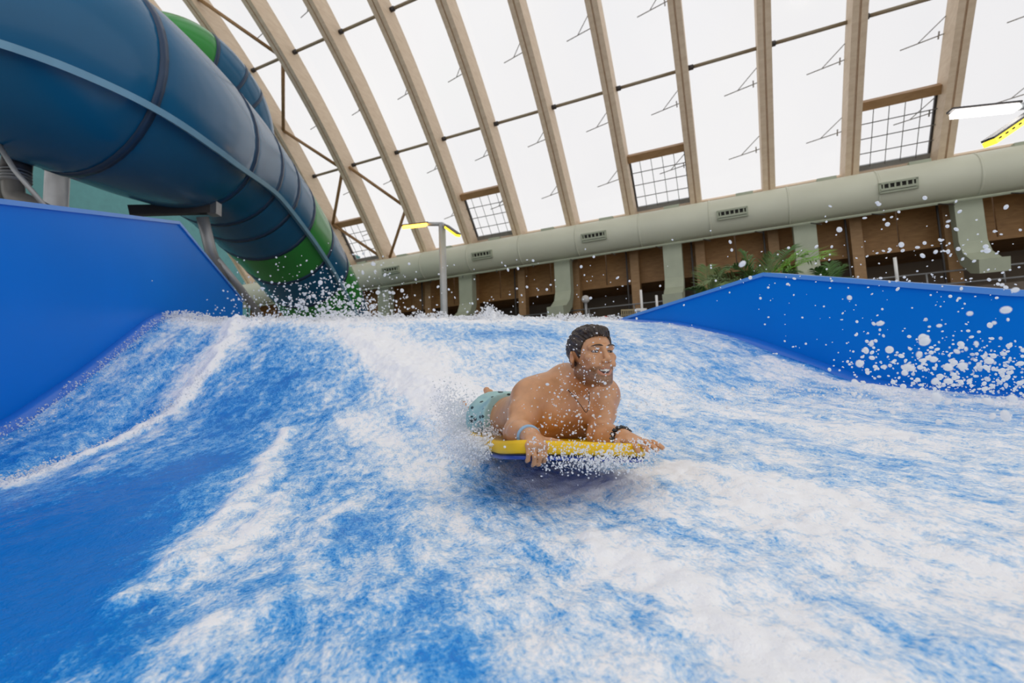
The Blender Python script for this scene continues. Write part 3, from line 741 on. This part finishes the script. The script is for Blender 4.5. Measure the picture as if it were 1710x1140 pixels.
RR = -BX                                    # the rider's right-hand side
RR = np.array([RR[0], RR[1], 0]); RR /= np.linalg.norm(RR)
ang = radians(27); FD = np.array([sin(ang), -cos(ang), 0]); LT = np.array([cos(ang), sin(ang), 0])   # facing, and his left
PEL, WST, CHE, UCH = at(851, 695, 2.38), at(884, 698, 2.21), at(926, 690, 2.06), at(948, 664, 1.99)
SR, SL = UCH-LT*.178+np.array([0, 0, .0]), UCH+LT*.178+np.array([0, 0, .0])
NB = UCH+np.array([0, 0, .055])-FD*.01
ER, EL = at(862, 722, 1.74), at(1000, 727, 1.87)
WR, WL = at(887, 731, 1.56), at(1040, 731, 1.69)
KR, KL = at(896, 744, 1.475), at(1064, 739, 1.615)
HC = at(989, 597, 1.865)
hp = radians(4); ha = radians(22); HF, HL_ = np.array([sin(ha), -cos(ha), 0]), np.array([cos(ha), sin(ha), 0]); HM = np.stack([HL_, HF*cos(hp)+np.array([0, 0, sin(hp)]), np.array([0, 0, cos(hp)])-HF*sin(hp)], 1)
hl = lambda x, y, z: HC+HM@np.array([x, y, z])
def ax_(a, parts):
    out = [a]
    for b, st in parts: n = max(1, int(round((b-out[-1])/st))); out += list(np.linspace(out[-1], b, n+1)[1:])
    return out
GX = ax_(-.36, [(.17, .0045), (.43, .0028), (.62, .005)])
GY = ax_(1.34, [(1.70, .004), (2.02, .0028), (2.25, .0045), (3.35, .012)])
GZ = ax_(CZ-.32, [(CZ-.02, .004), (CZ+.29, .0028)])
fld = Field(GX, GY, GZ)
def slab(c, a, r, k=.05, sh=0): fld.cap(c-LT*a, c+LT*a, r, r, k)
lerp = lambda a, b, t: a*(1-t)+b*t
fld.cap(PEL-LT*.085, PEL+LT*.085, .105, None, .02)
slab(lerp(PEL, WST, .5), .075, .100); slab(WST, .075, .098); slab(lerp(WST, CHE, .5), .085, .105)
slab(CHE, .095, .115); slab(lerp(CHE, UCH, .5), .105, .11); slab(UCH-FD*.02, .11, .085, .05)
for s in (-1, 1):                           # pecs, shoulder blades, traps
    fld.ell(lerp(CHE, UCH, .55)+FD*.075+LT*s*.078+np.array([0, 0, -.02]), np.stack([LT, FD, [0, 0, 1.]], 1), (.085, .05, .062), .03)
    fld.ell(UCH-FD*.085+LT*s*.09+np.array([0, 0, -.01]), np.stack([LT, FD, [0, 0, 1.]], 1), (.08, .05, .085), .04)
    fld.cap(NB+np.array([0, 0, .03]), UCH+LT*s*.15+np.array([0, 0, .03]), .042, .04, .05)
    fld.cap(UCH+LT*s*.02+FD*.065+np.array([0, 0, .035]), UCH+LT*s*.155+FD*.03+np.array([0, 0, .04]), .014, .014, .02)
for s, SH, EB, WRS in ((-1, SR, ER, WR), (1, SL, EL, WL)):
    fld.ell(SH+np.array([0, 0, .005]), np.stack([LT, FD, [0, 0, 1.]], 1), (.066, .068, .072), .04)
    mid = lerp(SH, EB, .45)
    fld.cap(SH, mid, .060, .056, .035); fld.cap(mid, EB, .054, .043, .025)
    fld.cap(EB, lerp(EB, WRS, .35), .043, .046, .02); fld.cap(lerp(EB, WRS, .35), WRS, .045, .029, .02)
# hands
def fingers(base, along, across, down, spec, r=.0085):
    for i, (off, l1, l2, l3, c1, c2, c3) in enumerate(spec):
        p = base+across*off; ang_ = 0
        for ln, cc, rr in ((l1, c1, r), (l2, c2, r*.93), (l3, c3, r*.82)):
            ang_ += radians(cc); q = p+(along*cos(ang_)+down*sin(ang_))*ln
            fld.cap(p, q, rr, rr*.95, .004); p = q
nm = lambda v: v/np.linalg.norm(v)
# right hand: closed over the nose of the board
al = nm(KR-WR); dn = np.array([0, 0, -1.]); ac = nm(np.cross(al, dn)); dn = nm(np.cross(ac, al))
if dn[2] > 0: dn = -dn
bk = nm(BB*.8+np.array([0, 0, -.3]))
ac = BX
fld.cap(WR, lerp(WR, KR, .5), .029, .030, .015)
for o in (-.024, -.008, .008, .024): fld.cap(lerp(WR, KR, .25)+ac*o*.6, KR+ac*o, .0165, .0115, .012)
fingers(KR, nm(np.array([.05, -.25, -1.])), ac, bk, [(-.0265, .024, .020, .016, 5, 40, 45), (-.009, .031, .024, .018, 2, 40, 45), (.0085, .032, .024, .018, 6, 42, 45), (.0255, .027, .021, .016, 12, 45, 40)], .0078)
th = lerp(WR, KR, .35)+ac*.026
fld.cap(th, th+ac*.034+np.array([0, -.012, .0]), .0135, .0115, .01); fld.cap(th+ac*.034+np.array([0, -.012, .0]), th+ac*.066+np.array([0, -.008, -.002]), .0112, .0085, .005)
# left hand: flat on the far corner, fingers spread
al = nm(KL-WL); ac = nm(np.cross(al, np.array([0, 0, 1.])))   # across, towards his thumb side
fld.cap(WL, lerp(WL, KL, .5), .028, .026, .015)
for o in (-.030, -.010, .010, .030): fld.cap(lerp(WL, KL, .25)+ac*o*.6, KL+ac*o, .0165, .0115, .012)
for o, sp, ls in ((-.032, -.28, (.030, .022, .017)), (-.011, -.08, (.036, .027, .019)), (.010, .08, (.037, .027, .019)), (.031, .22, (.033, .024, .018))):
    d2 = nm(al+ac*sp); p = KL+ac*o
    for ln, dz in zip(ls, (.15, -.25, -.45)):
        q = p+nm(d2+np.array([0, 0, dz]))*ln; fld.cap(p, q, .0085, .008, .004); p = q
th = lerp(WL, KL, .3)+ac*.024; t2 = th+nm(al*.7+ac)*.036; fld.cap(th, t2, .013, .011, .01); fld.cap(t2, t2+nm(al+ac*.5)*.03, .0108, .0085, .005)
# legs
HRp, HLp = PEL-LT*.09, PEL+LT*.09
KNR, KNL = at(806, 703, 2.80), at(848, 698, 2.90)
ANR, ANL = at(780, 687, 3.14), at(820, 664, 3.14)
for a, b, c in ((HRp, KNR, ANR), (HLp, KNL, ANL)):
    fld.cap(a, b, .092, .06, .03); fld.cap(b, lerp(b, c, .35), .055, .058, .02); fld.cap(lerp(b, c, .35), c, .056, .035, .02)
    fld.cap(c, c+np.array([-.01, -.01, .03]), .034, .028, .02); fld.cap(c+np.array([0, .03, -.03]), c+np.array([-.03, .06, .05]), .026, .022, .02)
# neck and head
fld.cap(hl(0, -.035, -.06), NB-FD*.015, .056, .066, .035)
fld.cap(hl(-.045, -.02, -.06), NB+FD*.05-LT*.015, .018, .016, .02); fld.cap(hl(.045, -.02, -.06), NB+FD*.05+LT*.015, .018, .016, .02)
fld.ell(hl(0, -.018, .038), HM, (.075, .096, .083), .02)
fld.ell(hl(0, .030, -.028), HM, (.060, .060, .085), .025)
for s in (-1, 1):
    fld.cap(hl(s*.054, -.010, -.052), hl(s*.018, .066, -.097), .021, .017, .022)
    fld.ell(hl(s*.043, .058, -.008), HM, (.022, .022, .018), .015)
    fld.ell(hl(s*.036, .070, -.036), HM, (.018, .016, .017), .012)
    fld.cap(hl(s*.012, .086, .031), hl(s*.048, .068, .029), .010, .009, .012)
fld.ell(hl(0, .072, -.100), HM, (.021, .018, .017), .012)
fld.cap(hl(0, .084, .020), hl(0, .108, -.020), .0085, .0110, .010)
for s in (-1, 1): fld.ell(hl(s*.0125, .099, -.0265), HM, (.0085, .010, .0075), .006)
for s in (-1, 1): fld.ell(hl(s*.031, .092, .0115), HM, (.0165, .015, .0105), .010, 's')
for s in (-1, 1):                           # lids
    fld.ell(hl(s*.031, .0755, .0185), HM, (.0165, .0085, .0045), .004); fld.ell(hl(s*.031, .076, .0035), HM, (.016, .0085, .0045), .004)
for x0, x1, z0, z1 in ((-.027, -.013, -.0535, -.0615), (-.013, .013, -.0615, -.0615), (.013, .027, -.0615, -.0535)):     # smile, carved and lipped
    fld.cap(hl(x0, .096-abs(x0)*.45, z0), hl(x1, .096-abs(x1)*.45, z1), .0085, .0085, .003, 's')
for x0, x1, z0, z1 in ((-.033, -.013, -.0510, -.0755), (-.013, .013, -.0755, -.0755), (.013, .033, -.0755, -.0510)): fld.cap(hl(x0, .0865-abs(x0)*.45, z0), hl(x1, .0865-abs(x1)*.45, z1), .0040, .0055, .004)
for x0, x1, z0, z1 in ((-.033, -.011, -.0495, -.0495), (-.011, .011, -.0495, -.0495), (.011, .033, -.0495, -.0495)): fld.cap(hl(x0, .0885-abs(x0)*.45, z0), hl(x1, .0885-abs(x1)*.45, z1), .0036, .0042, .004)
for s in (-1, 1):
    fld.ell(hl(s*.081, -.014, -.006), HM@np.array([[cos(.6*s), sin(.6*s), 0], [-sin(.6*s), cos(.6*s), 0], [0, 0, 1.]]), (.0085, .022, .034), .006)
    fld.ell(hl(s*.0905, -.006, .000), HM, (.007, .009, .016), .005, 's')
BV, BF = fld.mesh(); BV = smooth_mesh(BV, BF, 2, .4)
def skin_mat():
    m = bpy.data.materials.new('wet_tan_skin'); m.use_nodes = True; t = m.node_tree; b = t.nodes['Principled BSDF']
    a = t.nodes.new('ShaderNodeAttribute'); a.attribute_name = 'tone'
    n = t.nodes.new('ShaderNodeTexNoise'); n.inputs['Scale'].default_value = 30; n.inputs['Detail'].default_value = 5
    tcn = t.nodes.new('ShaderNodeTexCoord'); t.links.new(tcn.outputs['Object'], n.inputs['Vector'])
    mr = t.nodes.new('ShaderNodeMapRange'); mr.inputs['From Min'].default_value = .3; mr.inputs['From Max'].default_value = .7; mr.inputs['To Min'].default_value = .9; mr.inputs['To Max'].default_value = 1.08
    t.links.new(n.outputs['Fac'], mr.inputs['Value'])
    mx = t.nodes.new('ShaderNodeVectorMath'); mx.operation = 'SCALE'; t.links.new(a.outputs['Color'], mx.inputs[0]); t.links.new(mr.outputs[0], mx.inputs['Scale'])
    t.links.new(mx.outputs[0], b.inputs['Base Color'])
    bp = t.nodes.new('ShaderNodeBump'); bp.inputs['Strength'].default_value = .12; bp.inputs['Distance'].default_value = .003; t.links.new(n.outputs['Fac'], bp.inputs['Height']); t.links.new(bp.outputs['Normal'], b.inputs['Normal'])
    b.inputs['Roughness'].default_value = .38; b.inputs['Subsurface Weight'].default_value = .12; b.inputs['Subsurface Radius'].default_value = (.012, .004, .002); b.inputs['Subsurface Scale'].default_value = .6
    return m
man = net_obj('person', BV, BF, skin_mat())
tag(man, 'smiling man in teal swim shorts riding prone on a yellow bodyboard', 'person')
q = (BV-HC)@HM; sst = lambda a, b, x: (lambda t: t*t*(3-2*t))(np.clip((x-a)/(b-a), 0, 1))
tone = np.tile(np.array([.58, .295, .145]), (len(BV), 1))
inhead = (np.abs(q[:, 0]) < .1) & (np.abs(q[:, 1]) < .13) & (q[:, 2] > -.125) & (q[:, 2] < .13)
jawline = -.036-.25*np.clip(.075-q[:, 1], 0, .1)*(q[:, 1] > .0)
bd_ = sst(.0, .014, (-.030-.22*np.clip(np.abs(q[:, 0])-.0, 0, .04)*0-.0)-q[:, 2]-np.interp(q[:, 1], [-.03, .0, .05, .09], [-.035, -.02, .012, .008]))
bd_ *= sst(-.035, -.012, q[:, 1])*inhead*sst(-.122, -.104, q[:, 2])
lipd = np.sqrt((q[:, 0]/.032)**2+((q[:, 2]+.0625)/.0155)**2)
bd_ *= sst(.85, 1.15, lipd)
fuzz = .55+.9*np.abs(fbm(q[:, 0]*260+40, q[:, 2]*260+q[:, 1]*170+40, 3, 5))
tone = tone*(1-(np.clip(bd_*.95*fuzz, 0, .9))[:, None])+np.array([.055, .032, .022])*(np.clip(bd_*.95*fuzz, 0, .9))[:, None]
lips = (1-sst(.8, 1.05, lipd))*(q[:, 1] > .06)*inhead
tone = tone*(1-.55*lips[:, None])+np.array([.42, .13, .10])*.55*lips[:, None]
mouth_in = (np.sqrt((q[:, 0]/.031)**2+((q[:, 2]+.060)/.0105)**2) < 1)*(q[:, 1] > .05)*(q[:, 1] < .0885-np.abs(q[:, 0])*.4)*inhead
tone[mouth_in > 0] = (.05, .012, .01)
col = np.concatenate([tone, np.ones((len(BV), 1))], 1).astype(np.float32)
ca = man.data.color_attributes.new('tone', 'FLOAT_COLOR', 'POINT'); ca.data.foreach_set('color', col.ravel())

# hair
HX, HY, HZ = [np.arange(HC[k]-.135, HC[k]+.145, .0024) for k in range(3)]
hf = Field(HX, HY, HZ)
hf.ell(hl(0, -.020, .040), HM, (.081, .103, .091), .004); hf.ell(hl(-.004, .043, .092), HM, (.052, .040, .024), .018)
G = np.meshgrid(HX, HY, HZ, indexing='ij'); P_ = np.stack(G, -1)-HC; Q = P_@HM
ex_ = np.interp(Q[..., 1], [-.13, -.045, -.02, .0, .018, .036, .046, .06, .085], [-.062, -.058, -.02, -.012, -.006, .034, .055, .068, .076])+.10*np.clip(np.abs(Q[..., 0])-.045, 0, .05)*(Q[..., 1] > .03)
strand = fbm(Q[..., 0]*160+9+Q[..., 2]*60, Q[..., 1]*45+Q[..., 2]*60+9, 3, 33)*.015
hf.d = np.maximum(hf.d+strand.astype(np.float32), ((ex_-Q[..., 2])*.75+strand*.6).astype(np.float32))
earcut = np.sqrt(((np.abs(Q[..., 0])-.085)/.03)**2+((Q[..., 1]+.010)/.024)**2+((Q[..., 2]+.006)/.036)**2)-1
hf.d = np.maximum(hf.d, (-earcut*.02).astype(np.float32))
V, F = hf.mesh(); V = smooth_mesh(V, F, 1, .3)
M_hair = mat('dark_brown_wet_hair', (.042, .027, .017), .42, var=.7, scale=45, bump=.5)
net_obj('hair', V, F, M_hair, man)
# eyes, brows, teeth
def ellipsoid(name, c, M, r, m, parent, n=10, seg=16):
    V = [];
    for i in range(n+1):
        th = pi*i/n
        for j in range(seg): V.append(c+M@np.array([r[0]*sin(th)*cos(2*pi*j/seg), r[1]*sin(th)*sin(2*pi*j/seg), r[2]*cos(th)]))
    return raw_mesh(name, V, [(i*seg+j, (i+1)*seg+j, (i+1)*seg+(j+1) % seg, i*seg+(j+1) % seg) for i in range(n) for j in range(seg)], m, parent)
M_eye = mat('eye_white', (.30, .26, .24), .15); M_iris = mat('dark_iris', (.02, .018, .016), .1)
for s in (-1, 1):
    e = ellipsoid('eye', hl(s*.031, .0745, .0112), HM, (.0135, .0075, .0060), M_eye, man)
    ellipsoid('iris', hl(s*.031+.001, .0795, .0115), HM, (.0062, .0035, .0056), M_iris, e)
    MB().tube([hl(s*(.031+x), .0815-abs(x+.004)*.25-(x > .006)*.004, .0165-abs(x)*.22) for x in np.linspace(-.014, .016, 8)], np.array([.0006, .0014, .0017, .0018, .0018, .0017, .0014, .0006]), 6).build('eyelash', M_hair, e, True)
    xs = np.linspace(.010, .052, 9)
    MB().tube([hl(s*x, .0975-.55*max(0, x-.022)*.9-.02*(x < .014)*0, .0315+.004*sin((x-.01)/.042*pi)-.0006) for x in xs], [.0012, .0024, .003, .003, .0028, .0026, .0022, .0016, .0008], 6).build('eyebrow', M_hair, man, True)
tee = MB(); xs = np.linspace(-.0255, .0255, 9)
for k in range(8):
    xm = (xs[k]+xs[k+1])/2; tee.box(hl(xm, .0855-abs(xm)*.42, -.0575+abs(xm)*.12), HM[:, 0]*.0030, HM[:, 1]*.0025, HM[:, 2]*(.0055-abs(xm)*.08))
tee.build('teeth', mat('tooth_white', (.78, .74, .66), .25, var=.03), man)
# neck cord and wrist bands
def ring_pts(c, ax, r1, n=24):
    ax = nm(ax); x = nm(np.cross(ax, [0, 0, 1.])); y = np.cross(ax, x); return [c+r1*(cos(t)*x+sin(t)*y) for t in np.linspace(0, 2*pi, n+1)]
MB().tube(ring_pts(lerp(ER, WR, .86), WR-ER, .034), .007, 6, False).build('wristband', mat('pale_blue_band', (.30, .48, .66), .4), man, True)
bc = lerp(EL, WL, .93)
br = MB()
for p in ring_pts(bc, WL-EL, .036, 15)[:-1]+ring_pts(bc+nm(WL-EL)*.014, WL-EL, .035, 15)[:-1]:
    V = [p+.0085*np.array(v) for v in ((1, 0, 0), (-1, 0, 0), (0, 1, 0), (0, -1, 0), (0, 0, 1), (0, 0, -1))]
    br.add(V, [(0, 2, 4), (2, 1, 4), (1, 3, 4), (3, 0, 4), (2, 0, 5), (1, 2, 5), (3, 1, 5), (0, 3, 5)])
br.build('bead_bracelet', mat('black_beads', (.012, .012, .014), .3), man)
cp = [NB-LT*.085-FD*.04+np.array([0, 0, .045]), NB-LT*.073+FD*.035+np.array([0, 0, .03]), NB-LT*.05+FD*.088+np.array([0, 0, -.02]), NB-LT*.02+FD*.125+np.array([0, 0, -.08]), NB+FD*.133+np.array([0, 0, -.11]), NB+LT*.02+FD*.125+np.array([0, 0, -.08]), NB+LT*.05+FD*.088+np.array([0, 0, -.02]), NB+LT*.073+FD*.035+np.array([0, 0, .03])]
MB().tube(catmull(cp, 6), .0016, 5).build('neck_cord', mat('brown_cord', (.06, .025, .015), .6), man)
# shorts
SX = np.arange(-.36, .25, .007); SY = np.arange(2.15, 3.0, .007); SZ = np.arange(CZ-.32, CZ+.06, .007)
sf = Field(SX, SY, SZ)
sf.cap(PEL-LT*.085, PEL+LT*.085, .124, None, .03); W2 = lerp(PEL, WST, .8)
sf.cap(W2-LT*.080, W2+LT*.080, .124, None, .05)
for a, b in ((HRp, KNR), (HLp, KNL)): sf.cap(a, lerp(a, b, .78), .108, .092, .03)
G = np.meshgrid(SX, SY, SZ, indexing='ij'); wr_ = fbm(G[0]*14+9, G[1]*10+G[2]*16, 3, 44)*.030
wdir = nm(WST-PEL); dist = sum((G[k]-(PEL+wdir*.15)[k])*wdir[k] for k in range(3))
sf.d = np.maximum(sf.d+wr_.astype(np.float32), dist.astype(np.float32))
V, F = sf.mesh(); V = smooth_mesh(V, F, 2, .4)
ms = mat('teal_swim_cloth', (.34, .54, .53), .6, var=.12, scale=12); t = ms.node_tree; b = t.nodes['Principled BSDF']
vo = t.nodes.new('ShaderNodeTexVoronoi'); vo.inputs['Scale'].default_value = 16; vo.inputs['Randomness'].default_value = .8
tcn = t.nodes.new('ShaderNodeTexCoord'); mp = t.nodes.new('ShaderNodeMapping'); mp.inputs['Scale'].default_value = (1, 1, 1.9); t.links.new(tcn.outputs['Object'], mp.inputs['Vector']); t.links.new(mp.outputs[0], vo.inputs['Vector'])
lt_ = t.nodes.new('ShaderNodeMath'); lt_.operation = 'LESS_THAN'; lt_.inputs[1].default_value = .23; t.links.new(vo.outputs['Distance'], lt_.inputs[0])
mxr = t.nodes.new('ShaderNodeMixRGB'); src = b.inputs['Base Color'].links[0].from_socket; t.links.new(lt_.outputs[0], mxr.inputs['Fac']); t.links.new(src, mxr.inputs['Color1']); mxr.inputs['Color2'].default_value = (.03, .06, .06, 1); t.links.new(mxr.outputs[0], b.inputs['Base Color'])
net_obj('swim_shorts', V, F, ms, man)
# ------------------------------------------------------------------ spray and foam
_g = (1+5**.5)/2
ICO = np.array([(-1, _g, 0), (1, _g, 0), (-1, -_g, 0), (1, -_g, 0), (0, -1, _g), (0, 1, _g), (0, -1, -_g), (0, 1, -_g), (_g, 0, -1), (_g, 0, 1), (-_g, 0, -1), (-_g, 0, 1)]); ICO /= np.linalg.norm(ICO[0])
ICF = np.array([(0, 11, 5), (0, 5, 1), (0, 1, 7), (0, 7, 10), (0, 10, 11), (1, 5, 9), (5, 11, 4), (11, 10, 2), (10, 7, 6), (7, 1, 8), (3, 9, 4), (3, 4, 2), (3, 2, 6), (3, 6, 8), (3, 8, 9), (4, 9, 5), (2, 4, 11), (6, 2, 10), (8, 6, 7), (9, 8, 1)])
def subdiv(V, F):
    V = list(map(tuple, V)); mid = {}; out = []
    def m(a, b):
        k = (min(a, b), max(a, b))
        if k not in mid:
            p = (np.array(V[a])+np.array(V[b]))/2; V.append(tuple(p/np.linalg.norm(p))); mid[k] = len(V)-1
        return mid[k]
    for a, b, c in F:
        x, y, z = m(a, b), m(b, c), m(c, a); out += [(a, x, z), (b, y, x), (c, z, y), (x, y, z)]
    return np.array(V), np.array(out)
ICO2, ICF2 = subdiv(ICO, ICF)
def spray_mat(name, white, tr):
    m = bpy.data.materials.new(name); m.use_nodes = True; t = m.node_tree; b = t.nodes['Principled BSDF']
    n = t.nodes.new('ShaderNodeTexNoise'); n.inputs['Scale'].default_value = 30; r = t.nodes.new('ShaderNodeValToRGB')
    r.color_ramp.elements[0].color = tuple(c*.94 for c in white)+(1,); r.color_ramp.elements[1].color = white+(1,)
    t.links.new(n.outputs['Fac'], r.inputs['Fac']); t.links.new(r.outputs['Color'], b.inputs['Base Color'])
    b.inputs['Roughness'].default_value = .08; b.inputs['IOR'].default_value = 1.33; b.inputs['Transmission Weight'].default_value = tr
    return m
M_drop = spray_mat('water_droplets', (.98, .99, 1.), .25); M_foam = spray_mat('airy_foam', (.97, .98, .99), .0)
for m_ in (M_drop, M_foam):                 # light also passes through the beads
    t = m_.node_tree; o_n = [n for n in t.nodes if n.type == 'OUTPUT_MATERIAL'][0]; mx = t.nodes.new('ShaderNodeMixShader'); tl = t.nodes.new('ShaderNodeBsdfTranslucent')
    tl.inputs['Color'].default_value = (.97, .98, 1, 1); mx.inputs['Fac'].default_value = .5
    t.links.new(t.nodes['Principled BSDF'].outputs[0], mx.inputs[1]); t.links.new(tl.outputs[0], mx.inputs[2]); t.links.new(mx.outputs[0], o_n.inputs['Surface'])
M_foam.node_tree.nodes['Principled BSDF'].inputs['Roughness'].default_value = .6
def droplets(name, label, P, R, m, stretch=.5, fine=False, cat='spray'):
    P, R = np.asarray(P, float), np.asarray(R, float); bv, bf = (ICO2, ICF2) if fine else (ICO, ICF)
    n = len(P); sc = 1+stretch*(RNG.random((n, 1, 3))-.4)
    ax = RNG.normal(size=(n, 3)); ax /= np.linalg.norm(ax, axis=1)[:, None]
    B_ = bv[None]*sc
    a = RNG.random(n)*2*pi; c, s_ = np.cos(a)[:, None], np.sin(a)[:, None]     # tumble about y
    x, z = B_[..., 0]*c-B_[..., 2]*s_, B_[..., 0]*s_+B_[..., 2]*c; B_ = np.stack([x, B_[..., 1], z], -1)
    V = (P[:, None]+B_*R[:, None, None]).reshape(-1, 3); F = (bf[None]+(np.arange(n)*len(bv))[:, None, None]).reshape(-1, 3)
    off = np.array([P[:, 0].mean(), P[:, 1].mean(), P[:, 2].min()])
    me = bpy.data.meshes.new(name); fast_mesh(me, V-off, F); me.materials.append(m)
    o = bpy.data.objects.new(name, me); COL.objects.link(o); o.location = off
    return tag(o, label, cat, kind='stuff')
def surf_z(x, y): return CZ+S(x*RU[0]+y*RU[1], x*RV[0]+y*RV[1])
def cloud(n, xs, ys, ds, lo=None):
    out = []
    while len(out) < n:
        p = at(xs(), ys(), ds())
        if p[2] > surf_z(p[0], p[1])-.01: out.append(p)
    return out
un, ga = random.uniform, random.gauss
tri_ = random.triangular
# spray around the rider
P = cloud(420, lambda: ga(965, 55), lambda: ga(690, 45), lambda: un(1.25, 1.75)); R = [un(.0008, .0022) if un(0, 1) < .8 else un(.002, .0042) for _ in P]
P += cloud(130, lambda: un(930, 1050), lambda: un(545, 660), lambda: un(1.3, 1.7)); R += [un(.0008, .0022) for _ in range(130)]
P += cloud(1100, lambda: tri_(885, 1110, 1010), lambda: ga(768, 11), lambda: un(1.36, 1.6)); R += [un(.001, .0028) if un(0, 1) < .9 else un(.0025, .0042) for _ in range(1100)]
P += cloud(260, lambda: un(880, 1100), lambda: ga(745, 10), lambda: un(1.30, 1.45)); R += [un(.001, .0026) for _ in range(260)]
droplets('splash_droplets', 'fine water droplets flying around the rider and under the board', P, R, M_drop, .7, True)
# splash against the right wall
P = cloud(640, lambda: 1710-abs(ga(0, 170)), lambda: ga(628, 34), lambda: un(1.7, 3.0)); R = [un(.002, .006) if un(0, 1) < .8 else un(.005, .0095) for _ in P]
P += cloud(60, lambda: un(1420, 1720), lambda: ga(610, 50), lambda: un(.8, 1.3)); R += [un(.003, .008) for _ in range(60)]
P += cloud(240, lambda: tri_(1000, 1720, 1600), lambda: un(400, 620), lambda: un(1.4, 2.8)); R += [un(.0014, .0045) for _ in range(240)]
P += cloud(90, lambda: tri_(1150, 1715, 1690), lambda: un(330, 500), lambda: un(.9, 2.2)); R += [un(.0018, .0058) for _ in range(90)]
P += cloud(700, lambda: un(1050, 1715), lambda: 640+abs(ga(0, 28)), lambda: un(2.2, 3.6)); R += [un(.0016, .0045) for _ in range(700)]
droplets('splash_droplets', 'bright droplets and blobs splashing up in front of the right wall', P, R, M_drop, .9, True)
# spray where the slide ends behind the crest
P = cloud(900, lambda: ga(555, 62), lambda: 535-abs(ga(0, 38)), lambda: un(5.6, 6.8)); R = [un(.004, .012) if un(0, 1) < .85 else un(.01, .022) for _ in P]
P += cloud(160, lambda: ga(440, 50), lambda: 535-abs(ga(0, 40)), lambda: un(5.0, 6.4)); R += [un(.004, .011) for _ in range(160)]
P += cloud(120, lambda: un(640, 1080), lambda: 540-abs(ga(0, 60)), lambda: un(3, 6.4)); R += [un(.004, .010) for _ in range(120)]
droplets('splash_droplets', 'spray leaping over the crest in front of the slide end', P, R, M_drop, .8, True)
# ragged white crest
P, R = [], []
for k in range(5200):
    u = un(-2.25, 3.4); v = ga(6.33, .12); e = abs(float(fbm(np.array([u*3.1+5]), np.array([2.2]), 4, 111)[0]))
    z = float(S(u, v))+.015+un(0, 1)**2*(.03+.34*e)
    P.append(R3(u, v, z)); R.append(un(.004, .011)*(1.0 if un(0, 1) < .9 else 1.5))
for k in range(260):
    q = R3(_pu+ga(0, .12), 6.36+ga(0, .07), 0); q[2] = surf_z(q[0], q[1])+.04+abs(ga(0, .10))*math.exp(-((q@RU-_pu)/.16)**2); P.append(q); R.append(un(.005, .014))
for k in range(1300):                        # foam torn up along the left kerb
    i = random.randrange(0, 7); a, b = STUV[0][0][i], STUV[0][0][min(i+1, 7)]; f = un(0, 1)
    u, v = a[0]*(1-f)+b[0]*f+ga(0, .03), a[1]*(1-f)+b[1]*f+ga(0, .05); P.append(R3(u, v, float(S(u, v))+.02+abs(ga(0, .018)))); R.append(un(.0018, .006))
for k in range(1000):
    v = un(3.4, 6.2); u = -2.24+abs(ga(0, .07)); e = abs(float(fbm(np.array([v*2.3+5]), np.array([4.2]), 3, 121)[0])); P.append(R3(u, v, float(S(u, v))+.01+un(0, 1)*.24*e)); R.append(un(.0016, .006))
droplets('crest_foam', 'ragged white foam breaking along the crest and kerb of the wave', P, R, M_foam, .8, cat='foam')
# foam wake thrown up behind the rider
P, R = [], []
for k in range(5200):
    f = un(0, 1); x = 835-95*f+ga(0, 14); y = 742-62*f+ga(0, 12+14*f); d = 2.05+.75*f+ga(0, .10)
    q = at(x, y, d); sz = surf_z(q[0], q[1])
    if q[2] < sz-.01: q[2] = sz+un(0, .03)
    P.append(q); R.append(un(.0012, .0045))
for k in range(2200):
    q = at(ga(786, 20), ga(746, 11), un(1.58, 1.9)); sz = surf_z(q[0], q[1])
    if q[2] < sz: q[2] = sz+abs(ga(0, .02))
    P.append(q); R.append(un(.0012, .0042))
droplets('wake_foam', 'white foam wake thrown up over the legs behind the rider', P, R, M_foam, .8, cat='foam')

for o in bpy.data.objects:
    if '_wl' in o: del o['_wl']
